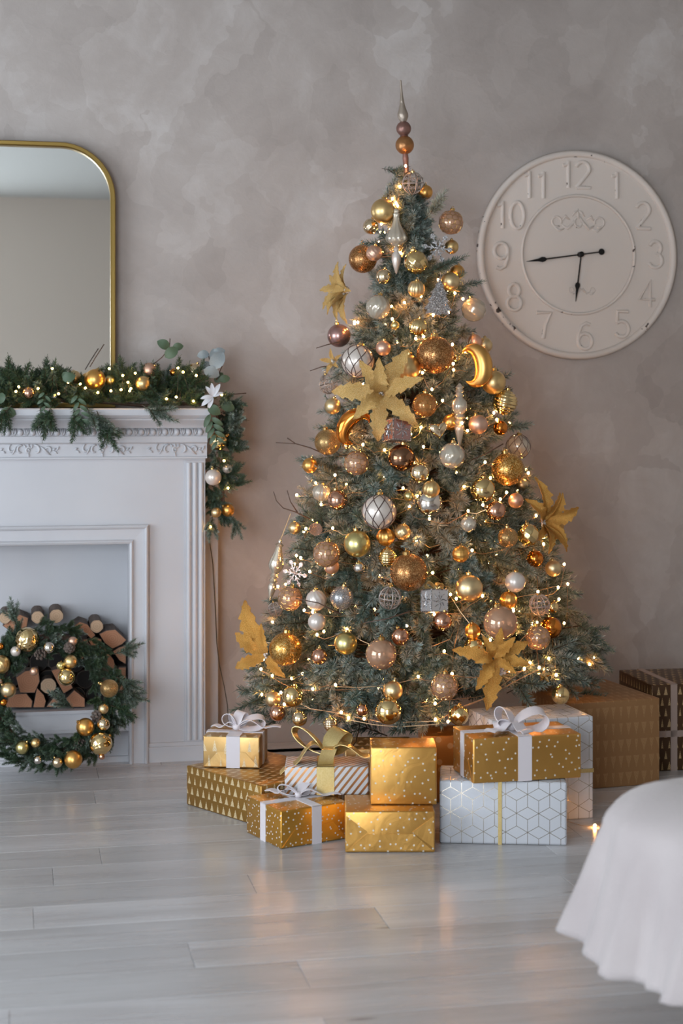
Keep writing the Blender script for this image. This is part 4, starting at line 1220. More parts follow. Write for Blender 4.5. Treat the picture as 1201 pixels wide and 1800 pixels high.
ORN = [
 (726, 322, 37, 'filigree', 'line_silver', 'openwork filigree ball at the very top of the tree below the finial', .0),
 (748, 338, 26, 'smooth', 'gold_deep', 'small deep gold ball behind the topmost filigree ball', .04),
 (674, 371, 44, 'smooth', 'gold_matte', 'matte gold ball at the tree top, left of the apex', -.01),
 (652, 398, 28, 'cut', 'champ_shiny', 'champagne glass ball half hidden under the topmost matte gold ball', .03),
 (793, 391, 43, 'honey', 'glass_pink', 'pink honeycomb glass ball on the upper right near the clock', -.01),
 (794, 434, 25, 'smooth', 'gold_matte', 'small matte gold ball behind the large snowflake near the top', .03),
 (658, 445, 28, 'swirl', 'rose_matte', 'small pink swirled ball in front of the upper left glitter ball', -.01),
 (638, 455, 50, 'smooth', 'copper_glitter', 'brown glitter ball on the upper left edge of the tree', .02),
 (731, 461, 41, 'bumpy', 'gold_shiny', 'shiny embossed gold ball below the hanging glass drop', -.01),
 (675, 486, 28, 'smooth', 'champ_shiny', 'small shiny champagne ball right of the upper left poinsettia', .0),
 (804, 478, 26, 'smooth', 'gold_deep', 'small deep gold ball just above a matte champagne ball, upper right', .02),
 (792, 495, 33, 'smooth', 'champ_matte', 'matte champagne ball right above the silver tree cut-out', -.01),
 (732, 508, 30, 'ribbed', 'champ_matte', 'ribbed cream ball left of the silver tree cut-out tip', .0),
 (665, 540, 44, 'cut', 'glass_clear', 'clear cut-glass ball with starburst right of the upper left poinsettia', -.01),
 (695, 572, 15, 'smooth', 'pale_gold', 'tiny greenish gold ball between cut-glass ball and ribbed gold ball', .0),
 (735, 575, 31, 'ribbed', 'gold_shiny', 'ribbed gold ball left under the silver tree cut-out', -.01),
 (833, 544, 43, 'swirl', 'glass_clear', 'clear swirled glass ball at the tree edge touching the clock', .0),
 (596, 590, 41, 'smooth', 'dusty_rose', 'dusty rose ball at the left edge above the white lattice ball', .03),
 (674, 612, 27, 'smooth', 'rose_matte', 'small matte pink ball right of the upper lattice ball', .0),
 (629, 635, 57, 'lattice', 'pearl', 'white ball with dark lattice lines above the big poinsettia', -.01),
 (716, 646, 47, 'smooth', 'gold_matte', 'matte gold ball directly above the big poinsettia', .01),
 (765, 624, 66, 'smooth', 'copper_glitter', 'largest copper glitter ball in the upper half of the tree', -.01),
 (803, 630, 11, 'smooth', 'gold_shiny', 'tiny gold ball between the upper glitter ball and the gold moon', .0),
 (835, 600, 25, 'smooth', 'rose_matte', 'pink ball above the gold moon, the left of two', .03),
 (852, 607, 28, 'smooth', 'champ_matte', 'matte champagne ball above the gold moon at the right edge', .03),
 (868, 672, 43, 'smooth', 'gold_matte', 'matte gold ball at the right edge just below the gold moon', -.01),
 (888, 707, 44, 'hband', 'gold_shiny', 'gold ball with fine level ribs on the right edge', -.01),
 (577, 675, 34, 'filigree', 'line_silver', 'dark wire filigree ball at the left edge beside the big poinsettia', .02),
 (585, 714, 29, 'smooth', 'champ_matte', 'pale matte gold ball left of the big poinsettia', -.01),
 (576, 777, 46, 'smooth', 'fine_glitter', 'dull gold textured ball at the left edge below the copper moon', -.01),
 (747, 712, 43, 'honey', 'glass_amber', 'amber honeycomb glass ball right of the big poinsettia', .0),
 (841, 746, 34, 'smooth', 'rose_matte', 'matte peach ball right of the long glass icicle', .0),
 (793, 742, 29, 'smooth', 'gold_deep', 'peach gold ball hidden behind the long glass icicle', .05),
 (880, 752, 26, 'smooth', 'amber_shiny', 'small orange ball under the level-ribbed gold ball', .03),
 (706, 805, 48, 'smooth', 'bronze_shiny', 'shiny dark bronze ball below the little silver box', .01),
 (795, 801, 46, 'cut', 'glass_clear', 'cream cut-glass ball below the heart', -.01),
 (627, 814, 43, 'honey', 'glass_pink', 'pink honeycomb glass ball below the copper moon', -.01),
 (610, 781, 16, 'hband', 'champ_shiny', 'tiny ribbed bead between the dull gold ball and copper moon', .02),
 (738, 831, 35, 'smooth', 'champ_shiny', 'shiny champagne ball below right of the dark bronze ball', -.01),
 (545, 818, 27, 'smooth', 'gold_deep', 'small gold ball at the left edge by the upper bare twig', .0),
 (594, 879, 36, 'smooth', 'rose_shiny', 'shiny rose ball left of the lower lattice ball', .0),
 (565, 866, 31, 'ribbed', 'glass_clear', 'clear amber-lit glass ball left of the shiny rose ball', .02),
 (667, 900, 60, 'lattice', 'pearl', 'pink-white ball with dark lattice lines at mid height', -.02),
 (719, 872, 18, 'smooth', 'pale_gold', 'tiny greenish gold ball right of the lower lattice ball', .0),
 (758, 860, 31, 'melon', 'gold_matte', 'small melon-ribbed gold ball overlapping the silver one', -.05),
 (755, 884, 46, 'smooth', 'silver_shiny', 'shiny silver ball behind the melon-ribbed gold ball', -.01),
 (518, 928, 22, 'smooth', 'champ_matte', 'small matte gold ball at the left edge above the silver icicle', .0),
 (555, 931, 24, 'egg', 'rose_glitter', 'small pink glitter egg at the left, above a honeycomb ball', .0),
 (574, 974, 47, 'honey', 'glass_pink', 'pink honeycomb glass ball left of the large pale gold ball', -.01),
 (583, 996, 27, 'smooth', 'rose_matte', 'peach ball hidden under the left honeycomb ball', .03),
 (628, 956, 47, 'smooth', 'pale_gold', 'smooth pale gold ball below the lower lattice ball', -.01),
 (678, 944, 32, 'melon', 'gold_deep', 'striped deep gold ball right above another striped one', .03),
 (682, 980, 33, 'hband', 'gold_shiny', 'striped gold ball left above the lower copper glitter ball', .02),
 (708, 935, 28, 'bumpy', 'champ_matte', 'textured champagne ball right of the striped deep gold ball', .02),
 (632, 998, 21, 'smooth', 'silver_shiny', 'small silver ball below the smooth pale gold ball', .0),
 (719, 1006, 66, 'smooth', 'copper_glitter', 'large copper glitter ball at the centre of the lower half', -.02),
 (849, 861, 43, 'smooth', 'gold_shiny', 'shiny pale gold ball right of the silver ball', -.01),
 (893, 825, 58, 'smooth', 'gold_glitter', 'large gold glitter ball on the right edge', .01),
 (911, 785, 43, 'lattice', 'glass_clear', 'smoky lattice glass ball on the right edge above the gold glitter ball', .03),
 (872, 898, 34, 'smooth', 'rose_shiny', 'shiny rose ball below the shiny pale gold ball', -.01),
 (907, 880, 27, 'smooth', 'rose_matte', 'small orange-lit matte ball left of the right-hand poinsettia', .02),
 (918, 852, 22, 'smooth', 'champ_matte', 'small cream ball behind the gold glitter ball', .05),
 (824, 921, 28, 'bumpy', 'glass_clear', 'small clear crackled ball left of the fine glitter ball', .0),
 (893, 945, 35, 'smooth', 'fine_glitter', 'tan glitter ball touching the embossed gold one on the right', -.01),
 (929, 940, 38, 'bumpy', 'gold_shiny', 'embossed pale gold ball beside the right-hand poinsettia', -.01),
 (810, 974, 30, 'facet', 'gold_deep', 'small faceted gold ball above the matte champagne ball', -.01),
 (825, 1034, 48, 'smooth', 'champ_matte', 'large matte champagne ball in the right lower half', -.01),
 (906, 1023, 36, 'smooth', 'pearl', 'pearl pink ball right of the large matte champagne ball', -.01),
 (973, 999, 29, 'smooth', 'champ_matte', 'peach gold ball at the right edge below the right-hand poinsettia', .01),
 (941, 982, 30, 'smooth', 'amber_shiny', 'orange glass ball under the right-hand poinsettia', .04),
 (510, 1052, 43, 'honey', 'glass_pink', 'pink honeycomb glass ball at the lower left below the rose snowflake', .0),
 (556, 1055, 37, 'cut', 'pearl', 'cream shell-ribbed ball right of the lower left honeycomb ball', .01),
 (601, 1051, 41, 'smooth', 'silver_glitter', 'silver glitter ball between the shell-ribbed and filigree balls', .0),
 (686, 1051, 39, 'filigree', 'line_silver', 'silver filigree ball below the central copper glitter ball', -.01),
 (484, 1071, 25, 'filigree', 'line_silver', 'small silver filigree ball at the lower left edge', .0),
 (557, 1093, 31, 'smooth', 'pearl', 'pearl white ball above the shiny rose drop, lower left', -.01),
 (502, 1141, 58, 'smooth', 'gold_glitter', 'gold glitter ball at the lower left beside the gold leaf flower', .0),
 (562, 1154, 29, 'smooth', 'rose_shiny', 'small shiny rose ball right of the lower left gold glitter ball', -.01),
 (608, 1131, 40, 'smooth', 'pale_gold', 'greenish gold ball half covered by needles, lower left', .02),
 (670, 1150, 55, 'smooth', 'glass_pink', 'big smooth pink glass ball in the lower middle', -.02),
 (704, 1119, 32, 'smooth', 'rose_shiny', 'shiny rose ball touching the big pink glass ball', -.01),
 (691, 1214, 34, 'smooth', 'champ_matte', 'matte gold ball just above the lowest shiny gold ball', -.01),
 (683, 1250, 47, 'smooth', 'gold_shiny', 'shiny gold ball lowest in the middle above the upright gift', -.02),
 (515, 1224, 38, 'smooth', 'gold_shiny', 'largest shiny gold ball at the lower left', -.01),
 (480, 1229, 28, 'smooth', 'champ_matte', 'matte champagne ball at the lower left edge', .02),
 (488, 1253, 29, 'smooth', 'rose_shiny', 'shiny bronze ball above the small bow gift', .0),
 (527, 1263, 27, 'smooth', 'champ_shiny', 'shiny champagne ball above the striped gift\'s left end', -.01),
 (637, 1248, 21, 'smooth', 'rose_shiny', 'small shiny rose ball left of the lowest shiny gold ball', .0),
 (581, 1273, 25, 'hband', 'champ_shiny', 'ribbed pale cone ornament over the striped gift', .0),
 (894, 1055, 31, 'melon', 'gold_deep', 'striped gold ball above the big rosy glass ball', .03),
 (949, 1063, 36, 'filigree', 'line_silver', 'silver scrollwork ball at the lower right edge', -.01),
 (972, 1068, 21, 'smooth', 'gold_shiny', 'small gold ball behind the silver scrollwork ball', .03),
 (880, 1095, 60, 'smooth', 'glass_pink', 'big rosy glass ball above the lower right poinsettia', -.02),
 (778, 1092, 34, 'smooth', 'rose_shiny', 'shiny rose gold ball below the silver filigree box', -.01),
 (969, 1103, 38, 'smooth', 'amber_shiny', 'amber orange ball at the lower right edge', .03),
 (946, 1121, 43, 'honey', 'glass_pink', 'pink honeycomb glass ball at the lower right', -.01),
 (831, 1109, 28, 'melon', 'gold_deep', 'ribbed gold ball left of the big rosy glass ball', .03),
 (834, 1138, 37, 'smooth', 'gold_shiny', 'shiny gold ball behind the lower right poinsettia petals', .05),
 (782, 1207, 48, 'honey', 'glass_pink', 'lowest pink honeycomb ball, left of the lower right poinsettia', -.02),
 (986, 1222, 32, 'smooth', 'gold_shiny', 'shiny gold ball hanging lowest at the right', -.01),
 (807, 1257, 35, 'bumpy', 'gold_shiny', 'crackled gold ball above the bow-topped gift\'s left corner', -.01),
]
for r_ in ORN: orn(*r_)

# ---------------------------------------------------------------- special ornaments
def hang(name, px, py, label, inset=-.01, cat='ornament', dd=0.0):
    d = cone_depth(px, py, inset) + dd
    o = empty(name, D(px, py, d)); tag(o, label, cat, 'ornaments hung on the tree')
    return o, d
def disc(px, py, r_, d): DISCS.append((px, py, r_, d))
def lathe_px(o, prof_px, d, mat, name, n=20, flute=0):
    k = d / F
    m = MB().lathe([(max(r_, .15) * k, z * k) for r_, z in prof_px], n)
    if flute:
        m.v = [(x * (1 + .06 * math.cos(flute * math.atan2(y, x))), y * (1 + .06 * math.cos(flute * math.atan2(y, x))), z) for x, y, z in m.v]
    return part(name, m, mat, o, smooth=50)
# tree finial
fi, d = hang('tree_finial', 713, 292, 'tall spire finial of aged rose and silver balls on the tree top', 0, 'ornament'); fi.location = D(714, 292, TY)
del fi['group']
kf = TY / F; lean = Matrix.Rotation(rad(-3.6), 4, 'Y')
def fin(name, prof_, mat, n=20): return part(name, MB().lathe([(max(r_, .15) * kf, z * kf) for r_, z in prof_], n, lean), mat, fi, smooth=50)
def ballprof(zc, r_, n=12): return [(r_ * math.cos(-PI / 2 + PI * i / n), zc + r_ * math.sin(-PI / 2 + PI * i / n)) for i in range(n + 1)]
fin('stem', [(5, -12), (4.5, 0), (5.5, 14), (4.6, 22)], M['topper_rose'])
fin('lower_ball', ballprof(37, 16.5), M['topper_gold'])
fin('upper_ball', ballprof(66, 13.2), M['topper_rose'])
fin('collar', [(5, 50), (7.5, 53), (5, 56)], M['topper_rose'])
fin('spire', [(4, 77), (6.5, 80), (9.2, 86), (9.4, 92), (7, 99), (4.6, 108), (3.0, 120), (2.0, 132), (1.5, 151)], M['topper_silver'])
# glass drop near the top, with its pendant
o, d = hang('glass_drop', 697, 372, 'fluted clear glass drop hanging near the tree top')
lathe_px(o, [(3, 5), (5, 2), (4, -2), (6, -4), (5, -8), (5.5, -16), (9, -26), (16, -38), (19, -46), (18, -52), (10, -58), (4, -62)], d, M['glass_clear'], 'drop', 40, 10); disc(697, 405, 22, d)
lathe_px(o, [(3, -62), (6, -66), (4, -70), (8, -76), (8.5, -84), (6, -94), (2.5, -106), (.5, -110)], d, M['pearl'], 'pendant'); disc(697, 458, 10, d)
# long clear icicle at the right of the poinsettia
o, d = hang('glass_icicle', 808, 676, 'long clear glass icicle with rings right of the big poinsettia', -.02)
lathe_px(o, [(2, 2), (5, -2), (8, -5), (5, -8), (9, -12), (6, -15), (8, -19), (6, -22), (13, -30), (14, -38), (13, -45), (7, -52), (10, -57), (6, -61), (11, -65), (7, -70), (9, -76), (8, -82), (5, -94), (1, -112)], d, M['glass_clear'], 'icicle', 24)
disc(809, 705, 14, d); disc(809, 760, 10, d)
# silver icicle hanging off the left edge
o, d = hang('silver_icicle', 493, 950, 'silver mercury-glass icicle hanging off the tree\'s left edge', 0)
lean = Matrix.Rotation(rad(10), 4, 'Y'); k = d / F
part('icicle', MB().lathe([(max(r_, .15) * k, z * k) for r_, z in [(2, 2), (3.5, 0), (3, -4), (8, -8), (5, -11), (7, -20), (12, -34), (14, -44), (11, -52), (5, -60), (8, -64), (5, -68), (8, -72), (5, -76), (8, -82), (6.5, -90), (3.5, -100), (.5, -108)]], 20, lean), M['mercury'], o, smooth=50)
part('hanging_thread', MB().tube([(0, 0, 0), tuple(D(511, 903, d) - D(493, 950, d))], .0006, 4), M['line_gold'], o)
disc(478, 1000, 14, d)
# crescent moons
def moon(px, py, size, label, mat, rot, inset):
    o, d = hang('crescent_moon', px, py, label, inset); k = d / F * size / 2
    pts = []; rs = []
    for i in range(25):
        a_ = rad(-125 + 250 * i / 24); c = math.cos((a_) / (rad(125)) * PI / 2)
        pts.append(((.62 * math.cos(a_) - .1) * k, 0, .86 * math.sin(a_) * k)); rs.append(max(.012, .44 * c ** .9) * k)
    m = MB().tube(pts, rs, 14); m.v = [(x, y * .8, z) for x, y, z in m.v]
    b = part('moon', m, M[mat], o, smooth=True)
    link('cap', CAP, None, o, loc=(.05 * k, 0, .55 * k), scale=(.22 * k,) * 3)
    o.rotation_euler = (0, rot, rad(-10)); disc(px, py, size * .42, d); return o
moon(832, 643, 72, 'matte gold crescent moon facing left on the upper right', 'gold_deep', rad(-8), -.01)
moon(624, 752, 66, 'shiny copper crescent moon under the big poinsettia', 'amber_shiny', PI - rad(-38), -.01)
# snowflakes
def snowflake(px, py, size, label, mat, inset=-.01, yaw=0):
    o, d = hang('snowflake', px, py, label, inset); k = d / F * size / 2
    for a in range(6):
        m = MB(); rm = Matrix.Rotation(rad(60 * a + 8), 4, 'Y')
        m.box(.02 * k, -.05 * k, -.05 * k, .98 * k, .05 * k, .05 * k, rm)
        m.prism([(.62 * k, 0), (.80 * k, .17 * k), (1.0 * k, .10 * k), (1.04 * k, 0), (1.0 * k, -.10 * k), (.80 * k, -.17 * k)], -.045 * k, .045 * k, rm)
        for s_ in (-1, 1): m.prism([(.26 * k, 0), (.44 * k, s_ * .20 * k), (.54 * k, s_ * .20 * k), (.38 * k, 0)], -.04 * k, .04 * k, rm)
        part('arm', m, M[mat], o)
    part('centre', MB().sphere((0, -.03 * k, 0), (.14 * k, .09 * k, .14 * k), 10, 6), M[mat], o, smooth=True)
    o.rotation_euler = (0, 0, yaw); disc(px, py, size * .4, d)
snowflake(769, 436, 52, 'silver glitter snowflake near the tree top', 'flat_silver_glitter')
snowflake(519, 1008, 48, 'rose glitter snowflake at the left beside the silver icicle', 'rose_glitter', -.01, rad(-30))
# flat silver tree
o, d = hang('tree_cutout', 771, 524, 'flat silver glitter fir tree cut-out in the upper half'); k = d / F
half = [(0, 36), (4, 27), (8, 22), (6, 21), (11, 13), (16, 9), (12, 8), (15, 0), (21, -5), (16, -6), (20, -14), (26, -20), (18, -22), (22, -29), (9, -27), (3, -30)]
poly = [(x * k, z * k) for x, z in half] + [(-x * k, z * k) for x, z in reversed(half[1:])]
m = MB().prism(poly[::-1], -.004, .004); part('tree_shape', m, M['flat_silver_glitter'], o)
part('hanging_loop', MB().tube([(0, 0, 35 * k), (.002, 0, 41 * k), (-.001, 0, 46 * k)], .0007, 4), M['line_silver'], o)
disc(771, 524, 26, d); o.rotation_euler = (0, rad(4), rad(6))
# heart
o, d = hang('heart_ornament', 771, 756, 'shiny champagne heart below the amber honeycomb ball', -.02); k = d / F * 17
m = MB(); rows_ = []
hp = [(.98 * math.sin(a_) ** 3, (.82 * math.cos(a_) - .33 * math.cos(2 * a_) - .12 * math.cos(3 * a_) - .03 * math.cos(4 * a_))) for a_ in [2 * PI * i / 32 for i in range(33)]]
for j in range(9):
    a_ = -PI / 2 + PI * j / 8; sc = max(.02, math.cos(a_)) ** .6
    rows_.append([Vector((x * sc * k, .42 * math.sin(a_) * k, (z * sc + .05) * k)) for x, z in hp])
m.strip(rows_); part('heart', m, M['champ_shiny'], o, smooth=True); disc(771, 756, 15, d)
link('cap', CAP, None, o, loc=(0, 0, -.25 * k), scale=(.7 * k,) * 3)
o.rotation_euler = (0, rad(-10), rad(10))
# little silver boxes
def little_box(px, py, w, h, label, inset, bowed):
    o, d = hang('box_ornament', px, py, label, inset); k = d / F
    bw, bh = w * k * .40, h * k / 2
    part('box', MB().box(-bw, -bw, -bh, bw, bw, bh), M['dusty_rose'] if not bowed else M['white_glitter'], o)
    for s_ in (0, 1, 2, 3):
        m = MB(); rm = Matrix.Rotation(s_ * PI / 2, 4, 'Z')
        for a in range(4):
            for ph in (0, 45):
                an = rad(90 * a + ph); c_, s2 = math.cos(an), math.sin(an)
                m.tube([rm @ Vector((.1 * bw * c_, -bw * 1.01, .1 * bh * s2)), rm @ Vector((.45 * bw * c_ - .12 * bw * s2, -bw * 1.03, .45 * bh * s2 + .12 * bh * c_)), rm @ Vector((.86 * bw * c_, -bw * 1.01, .86 * bh * s2))], [.03 * bw, .09 * bw, .03 * bw], 4)
        for e_ in (-1, 1):
            m.tube([rm @ Vector((e_ * bw, -bw, -bh)), rm @ Vector((e_ * bw, -bw, bh))], .07 * bw, 4)
            m.tube([rm @ Vector((-bw, -bw, e_ * bh)), rm @ Vector((bw, -bw, e_ * bh))], .07 * bw, 4)
        part('filigree_panel', m, M['flat_silver_glitter'], o)
    if bowed:
        bow(o, (0, 0, bh + .004), M['ribbon_gold'], [('loop', 10, .030, .02, 25), ('loop', 170, .030, .02, 25), ('tail', -60, .022, .0, .004)], .014, .005)
    o.rotation_euler = (rad(-8), rad(5), rad(28)); disc(px, py, w * .45, d)
little_box(698, 757, 44, 36, 'little silver glitter box just below the big poinsettia', -.01, False)
little_box(764, 1056, 42, 38, 'little silver filigree box with gold bow, lower middle', -.01, True)
# star
o, d = hang('star_ornament', 957, 1188, 'small gold star at the lower right above the lowest shiny gold ball', -.01); k = d / F * 15
pts = [((1 if i % 2 == 0 else .42) * math.sin(PI * i / 5) * k, (1 if i % 2 == 0 else .42) * math.cos(PI * i / 5) * k) for i in range(10)]
m = MB().add([(x, 0, z) for x, z in pts] + [(0, -.35 * k, 0), (0, .35 * k, 0)], [(i, (i + 1) % 10, 10) for i in range(10)] + [((i + 1) % 10, i, 11) for i in range(10)])
part('star', m, M['gold_shiny'], o); part('hanging_loop', MB().tube([(0, 0, k), (.001, 0, 1.8 * k)], .0007, 4), M['line_gold'], o); disc(957, 1188, 12, d)

# poinsettias
def petal_mesh(seed, L=1.0, W_=.205):
    rg_ = random.Random(seed); n = 30; rows_ = []
    droop = rg_.uniform(.10, .34); cup = rg_.uniform(.25, .55); tw = rg_.uniform(-.25, .25); teeth = 5.0; ph = rg_.random()
    cols = (-1, -.62, -.28, 0, .28, .62, 1)
    for i in range(n + 1):
        t_ = i / n
        env = W_ * (math.sin(PI * min(1, t_ ** .8)) ** .75) if 0 < t_ < 1 else .0
        z0_ = .13 * math.sin(PI * t_) - droop * t_ ** 2.2
        row = []
        for c in cols:
            saw = ((t_ * teeth + ph + (.37 if c > 0 else 0)) % 1.0)
            w = (env * (1 - .38 * saw) + .008) * c * rg_.uniform(.97, 1.03)
            x = t_ * L + abs(w) * (.30 if t_ > .15 else 0) * (1 if t_ < .93 else .2)
            y = w; z = z0_ + cup * abs(w) + tw * w * t_ + .010 * math.sin((t_ + abs(c) * .13) * 46) * abs(c) + (.018 if c == 0 else 0)
            row.append(Vector((x, y, z)))
        rows_.append(row)
    lo = [[p - Vector((0, 0, .012)) for p in r_] for r_ in rows_]
    m = MB().strip(rows_); m.strip([list(reversed(r_)) for r_ in lo])
    m.strip([[r_[0] for r_ in lo], [r_[0] for r_ in rows_]]); m.strip([[r_[-1] for r_ in rows_], [r_[-1] for r_ in lo]])
    return m.mesh('petal', 40)
PET = [petal_mesh(40 + i) for i in range(5)]
def pet(i, mat):
    k = ('petal', i % 5, mat.name)
    if k not in _mesh_mat:
        me = PET[i % 5].copy(); me.materials.clear(); me.materials.append(mat); _mesh_mat[k] = me
    return _mesh_mat[k]
BERRY = MB().sphere((0, 0, 0), 1, 10, 7).mesh('berry', True)
def poinsettia(px, py, spec, label, mat='petal', inset=-.03, face=None, berries=(0, 0), bmat='pearl', berry_n=9):
    d = cone_depth(px, py, inset); o = empty('poinsettia', D(px, py, d)); k = d / F
    tag(o, label, 'flower', 'gold flowers on the tree')
    nrm = Vector(face) if face else Vector((D(px, py, d).x - t_cx(.6), D(px, py, d).y - TY, .15))
    q = qz(nrm); o.rotation_mode = 'QUATERNION'; o.rotation_quaternion = q
    X, Z = q.inverted() @ Vector((1, 0, 0)), q.inverted() @ Vector((0, 0, 1))
    for i, (an, L, el) in enumerate(spec):
        dv = X * math.cos(rad(an)) + Z * math.sin(rad(an)); dv.z = 0; dv.normalize()
        a_ = math.atan2(dv.y, dv.x)
        mw = Matrix.Translation((dv * .004 + Vector((0, 0, .002 * i)))) @ Matrix.Rotation(a_, 4, 'Z') @ Matrix.Rotation(-rad(el), 4, 'Y') @ Matrix.Scale(L * k, 4)
        link('petal', pet(i + int(px), M[mat]), None, o, mw=mw)
    for i in range(berry_n):
        a_ = i * 2.4; rr = .0045 * math.sqrt(i)
        b = link('berry', BERRY if BERRY.materials else BERRY, M[bmat], o, loc=(rr * math.cos(a_) + berries[0] * k, rr * math.sin(a_) + berries[1] * k, .012 + .004 * math.cos(i * 1.7)), scale=(.0040 + .0012 * math.sin(i * 2.1) ** 2,) * 3)
    disc(px, py, max(s_[1] for s_ in spec) * .62, d)
    return o
poinsettia(672, 692, [(176, 88, 4), (124, 74, 38), (58, 88, 24), (16, 84, 40), (-42, 80, 6), (-96, 84, -8), (-134, 74, 34), (92, 72, 54)], 'big gold poinsettia at the centre of the upper half', 'petal', -.05, (-.10, -1, .10))
poinsettia(614, 512, [(205, 56, 25), (240, 54, 15), (150, 46, 40), (285, 56, 10), (60, 46, 30), (100, 50, 40), (-15, 32, 30), (225, 50, 45), (175, 44, 55), (262, 50, 35)], 'gold poinsettia with berries at the upper left edge', 'petal', -.01, (-.85, -.55, .2), bmat='cap_gold')
poinsettia(950, 920, [(95, 78, 12), (40, 66, 25), (0, 58, 20), (-35, 70, 20), (-80, 52, 15), (150, 60, 10), (-120, 56, 30), (-150, 48, 10), (68, 60, 40), (20, 66, 45), (-55, 50, 45)], 'deep gold poinsettia with berries at the right edge', 'petal_deep', -.01, (.75, -.65, .1), bmat='cap_gold')
poinsettia(866, 1158, [(168, 70, 14), (75, 54, 35), (45, 56, 40), (25, 66, 20), (-10, 62, 22), (-40, 48, 40), (-98, 86, 4), (-122, 66, 20), (120, 46, 40), (195, 40, 40)], 'gold poinsettia low on the right side of the tree', 'petal_deep', -.03, (.10, -1, .25), (14, -22))
poinsettia(470, 1152, [(120, 104, 4), (150, 70, 8), (200, 62, 10), (-40, 54, 20), (95, 56, 30)], 'golden leaf flower sticking out at the lower left', 'petal_deep', -.02, (-.35, -1, .1), bmat='cap_gold', berry_n=4)
poinsettia(589, 637, [(30, 20, 40), (100, 24, 45), (170, 24, 40), (250, 24, 40), (320, 22, 40)], 'small cream flower bud at the left edge beside the lattice ball', 'petal', -.01, (-.5, -1, .2), berry_n=3)

# bare twigs among the branches
for pts in ([(485, 778), (520, 780), (545, 787), (575, 800)], [(520, 780), (505, 770)], [(481, 864), (486, 880), (498, 893), (520, 900), (545, 912)], [(505, 862), (511, 882), (524, 902)],
            [(556, 612), (575, 606), (600, 600)], [(545, 652), (565, 645), (590, 642)], [(640, 1095), (680, 1088), (720, 1075)], [(520, 1052), (560, 1060), (600, 1080)], [(820, 812), (850, 800), (885, 780)], [(800, 1060), (830, 1050), (860, 1030)]):
    d = cone_depth(pts[-1][0], pts[-1][1], -.01)
    part('bare_twig', MB().tube([D(a_, b_, d) - T0 for a_, b_ in pts], [.0013 + .0009 * i / (len(pts) - 1) for i in range(len(pts))], 5), M['twig'], tree, smooth=True)

# ---------------------------------------------------------------- branches of the tree
RT = random.Random(21)
br = []
N_OUT, N_IN = 640, 240
def add_branch(z, th, f_r, upt, L_i, sc):
    r_ = t_rad(z) * f_r; dv = Vector((math.cos(th) * math.cos(upt), math.sin(th) * math.cos(upt), math.sin(upt)))
    tip = Vector((t_cx(z) + r_ * math.cos(th), TY + r_ * math.sin(th), z))
    yl = (tip.x - F0.x) * -SA + (tip.y - F0.y) * CA          # keep clear of the wall and of the tall gifts
    if yl > .15: tip -= Vector((-SA, CA, 0)) * (yl - .15)
    if tip.z < .34 and tip.x > .33: tip.z = .34 + .1 * RT.random()
    if tip.z < .24 and tip.y < 4.75: tip.z = .24 + .06 * RT.random()
    L = (.19, .17, .21, .18, .15, .20)[L_i] * sc
    base = tip - dv * L
    return [tip, base, dv, L_i, sc]
GA = PI * (3 - math.sqrt(5))
def z_of(u):      # area-weighted height on the cone
    lo, hi = ZB, ZT - .02
    for _ in range(30):
        m_ = (lo + hi) / 2
        g_ = lambda a_: .045 * (ZT - a_) + .335 * (ZT - a_) ** 2 / 2
        if g_(m_) / g_(ZB) > u: lo = m_
        else: hi = m_
    return (lo + hi) / 2
for i in range(N_OUT):
    z = z_of((i + .5) / N_OUT) + RT.uniform(-.03, .03); th = i * GA + RT.uniform(-.15, .15)
    k = (z - ZB) / (ZT - ZB)
    upt = rad(-14 + 44 * k + RT.uniform(-22, 22)); fr_ = RT.uniform(.84, 1.03) + (.07 if RT.random() < .12 else 0)
    if z < .40: upt -= rad(8)
    br.append(add_branch(max(z, .22), th, fr_, upt, RT.randrange(6), RT.uniform(.68, .98) * (.62 + .38 * min(1, t_rad(z) / .25))))
for i in range(N_IN):
    z = z_of((i + .5) / N_IN) + RT.uniform(-.03, .03); th = i * GA * 1.7
    br.append(add_branch(max(z, .22), th, RT.uniform(.45, .78), rad(RT.uniform(-25, 40)), RT.choice((2, 4, 2, 1)), RT.uniform(.8, 1.1) * (.55 + .45 * min(1, t_rad(z) / .25))))
for i in range(95):
    z = 1.22 + .62 * (i + .5) / 95; th = i * GA + .4
    br.append(add_branch(z, th, RT.uniform(.80, 1.02), rad(RT.uniform(-5, 45)), RT.randrange(6), RT.uniform(.45, .66)))
for i in range(16):
    th = i * 2.4 + 1; br.append(add_branch(ZT - .03 - .012 * i, th, RT.uniform(.9, 1.3), rad(RT.uniform(15, 55)), RT.randrange(6), .40))
for i in range(7):
    th = i * 2.4; br.append(add_branch(ZT - .02 - .015 * i, th, .9, rad(62 - 5 * i), i % 6, .42))
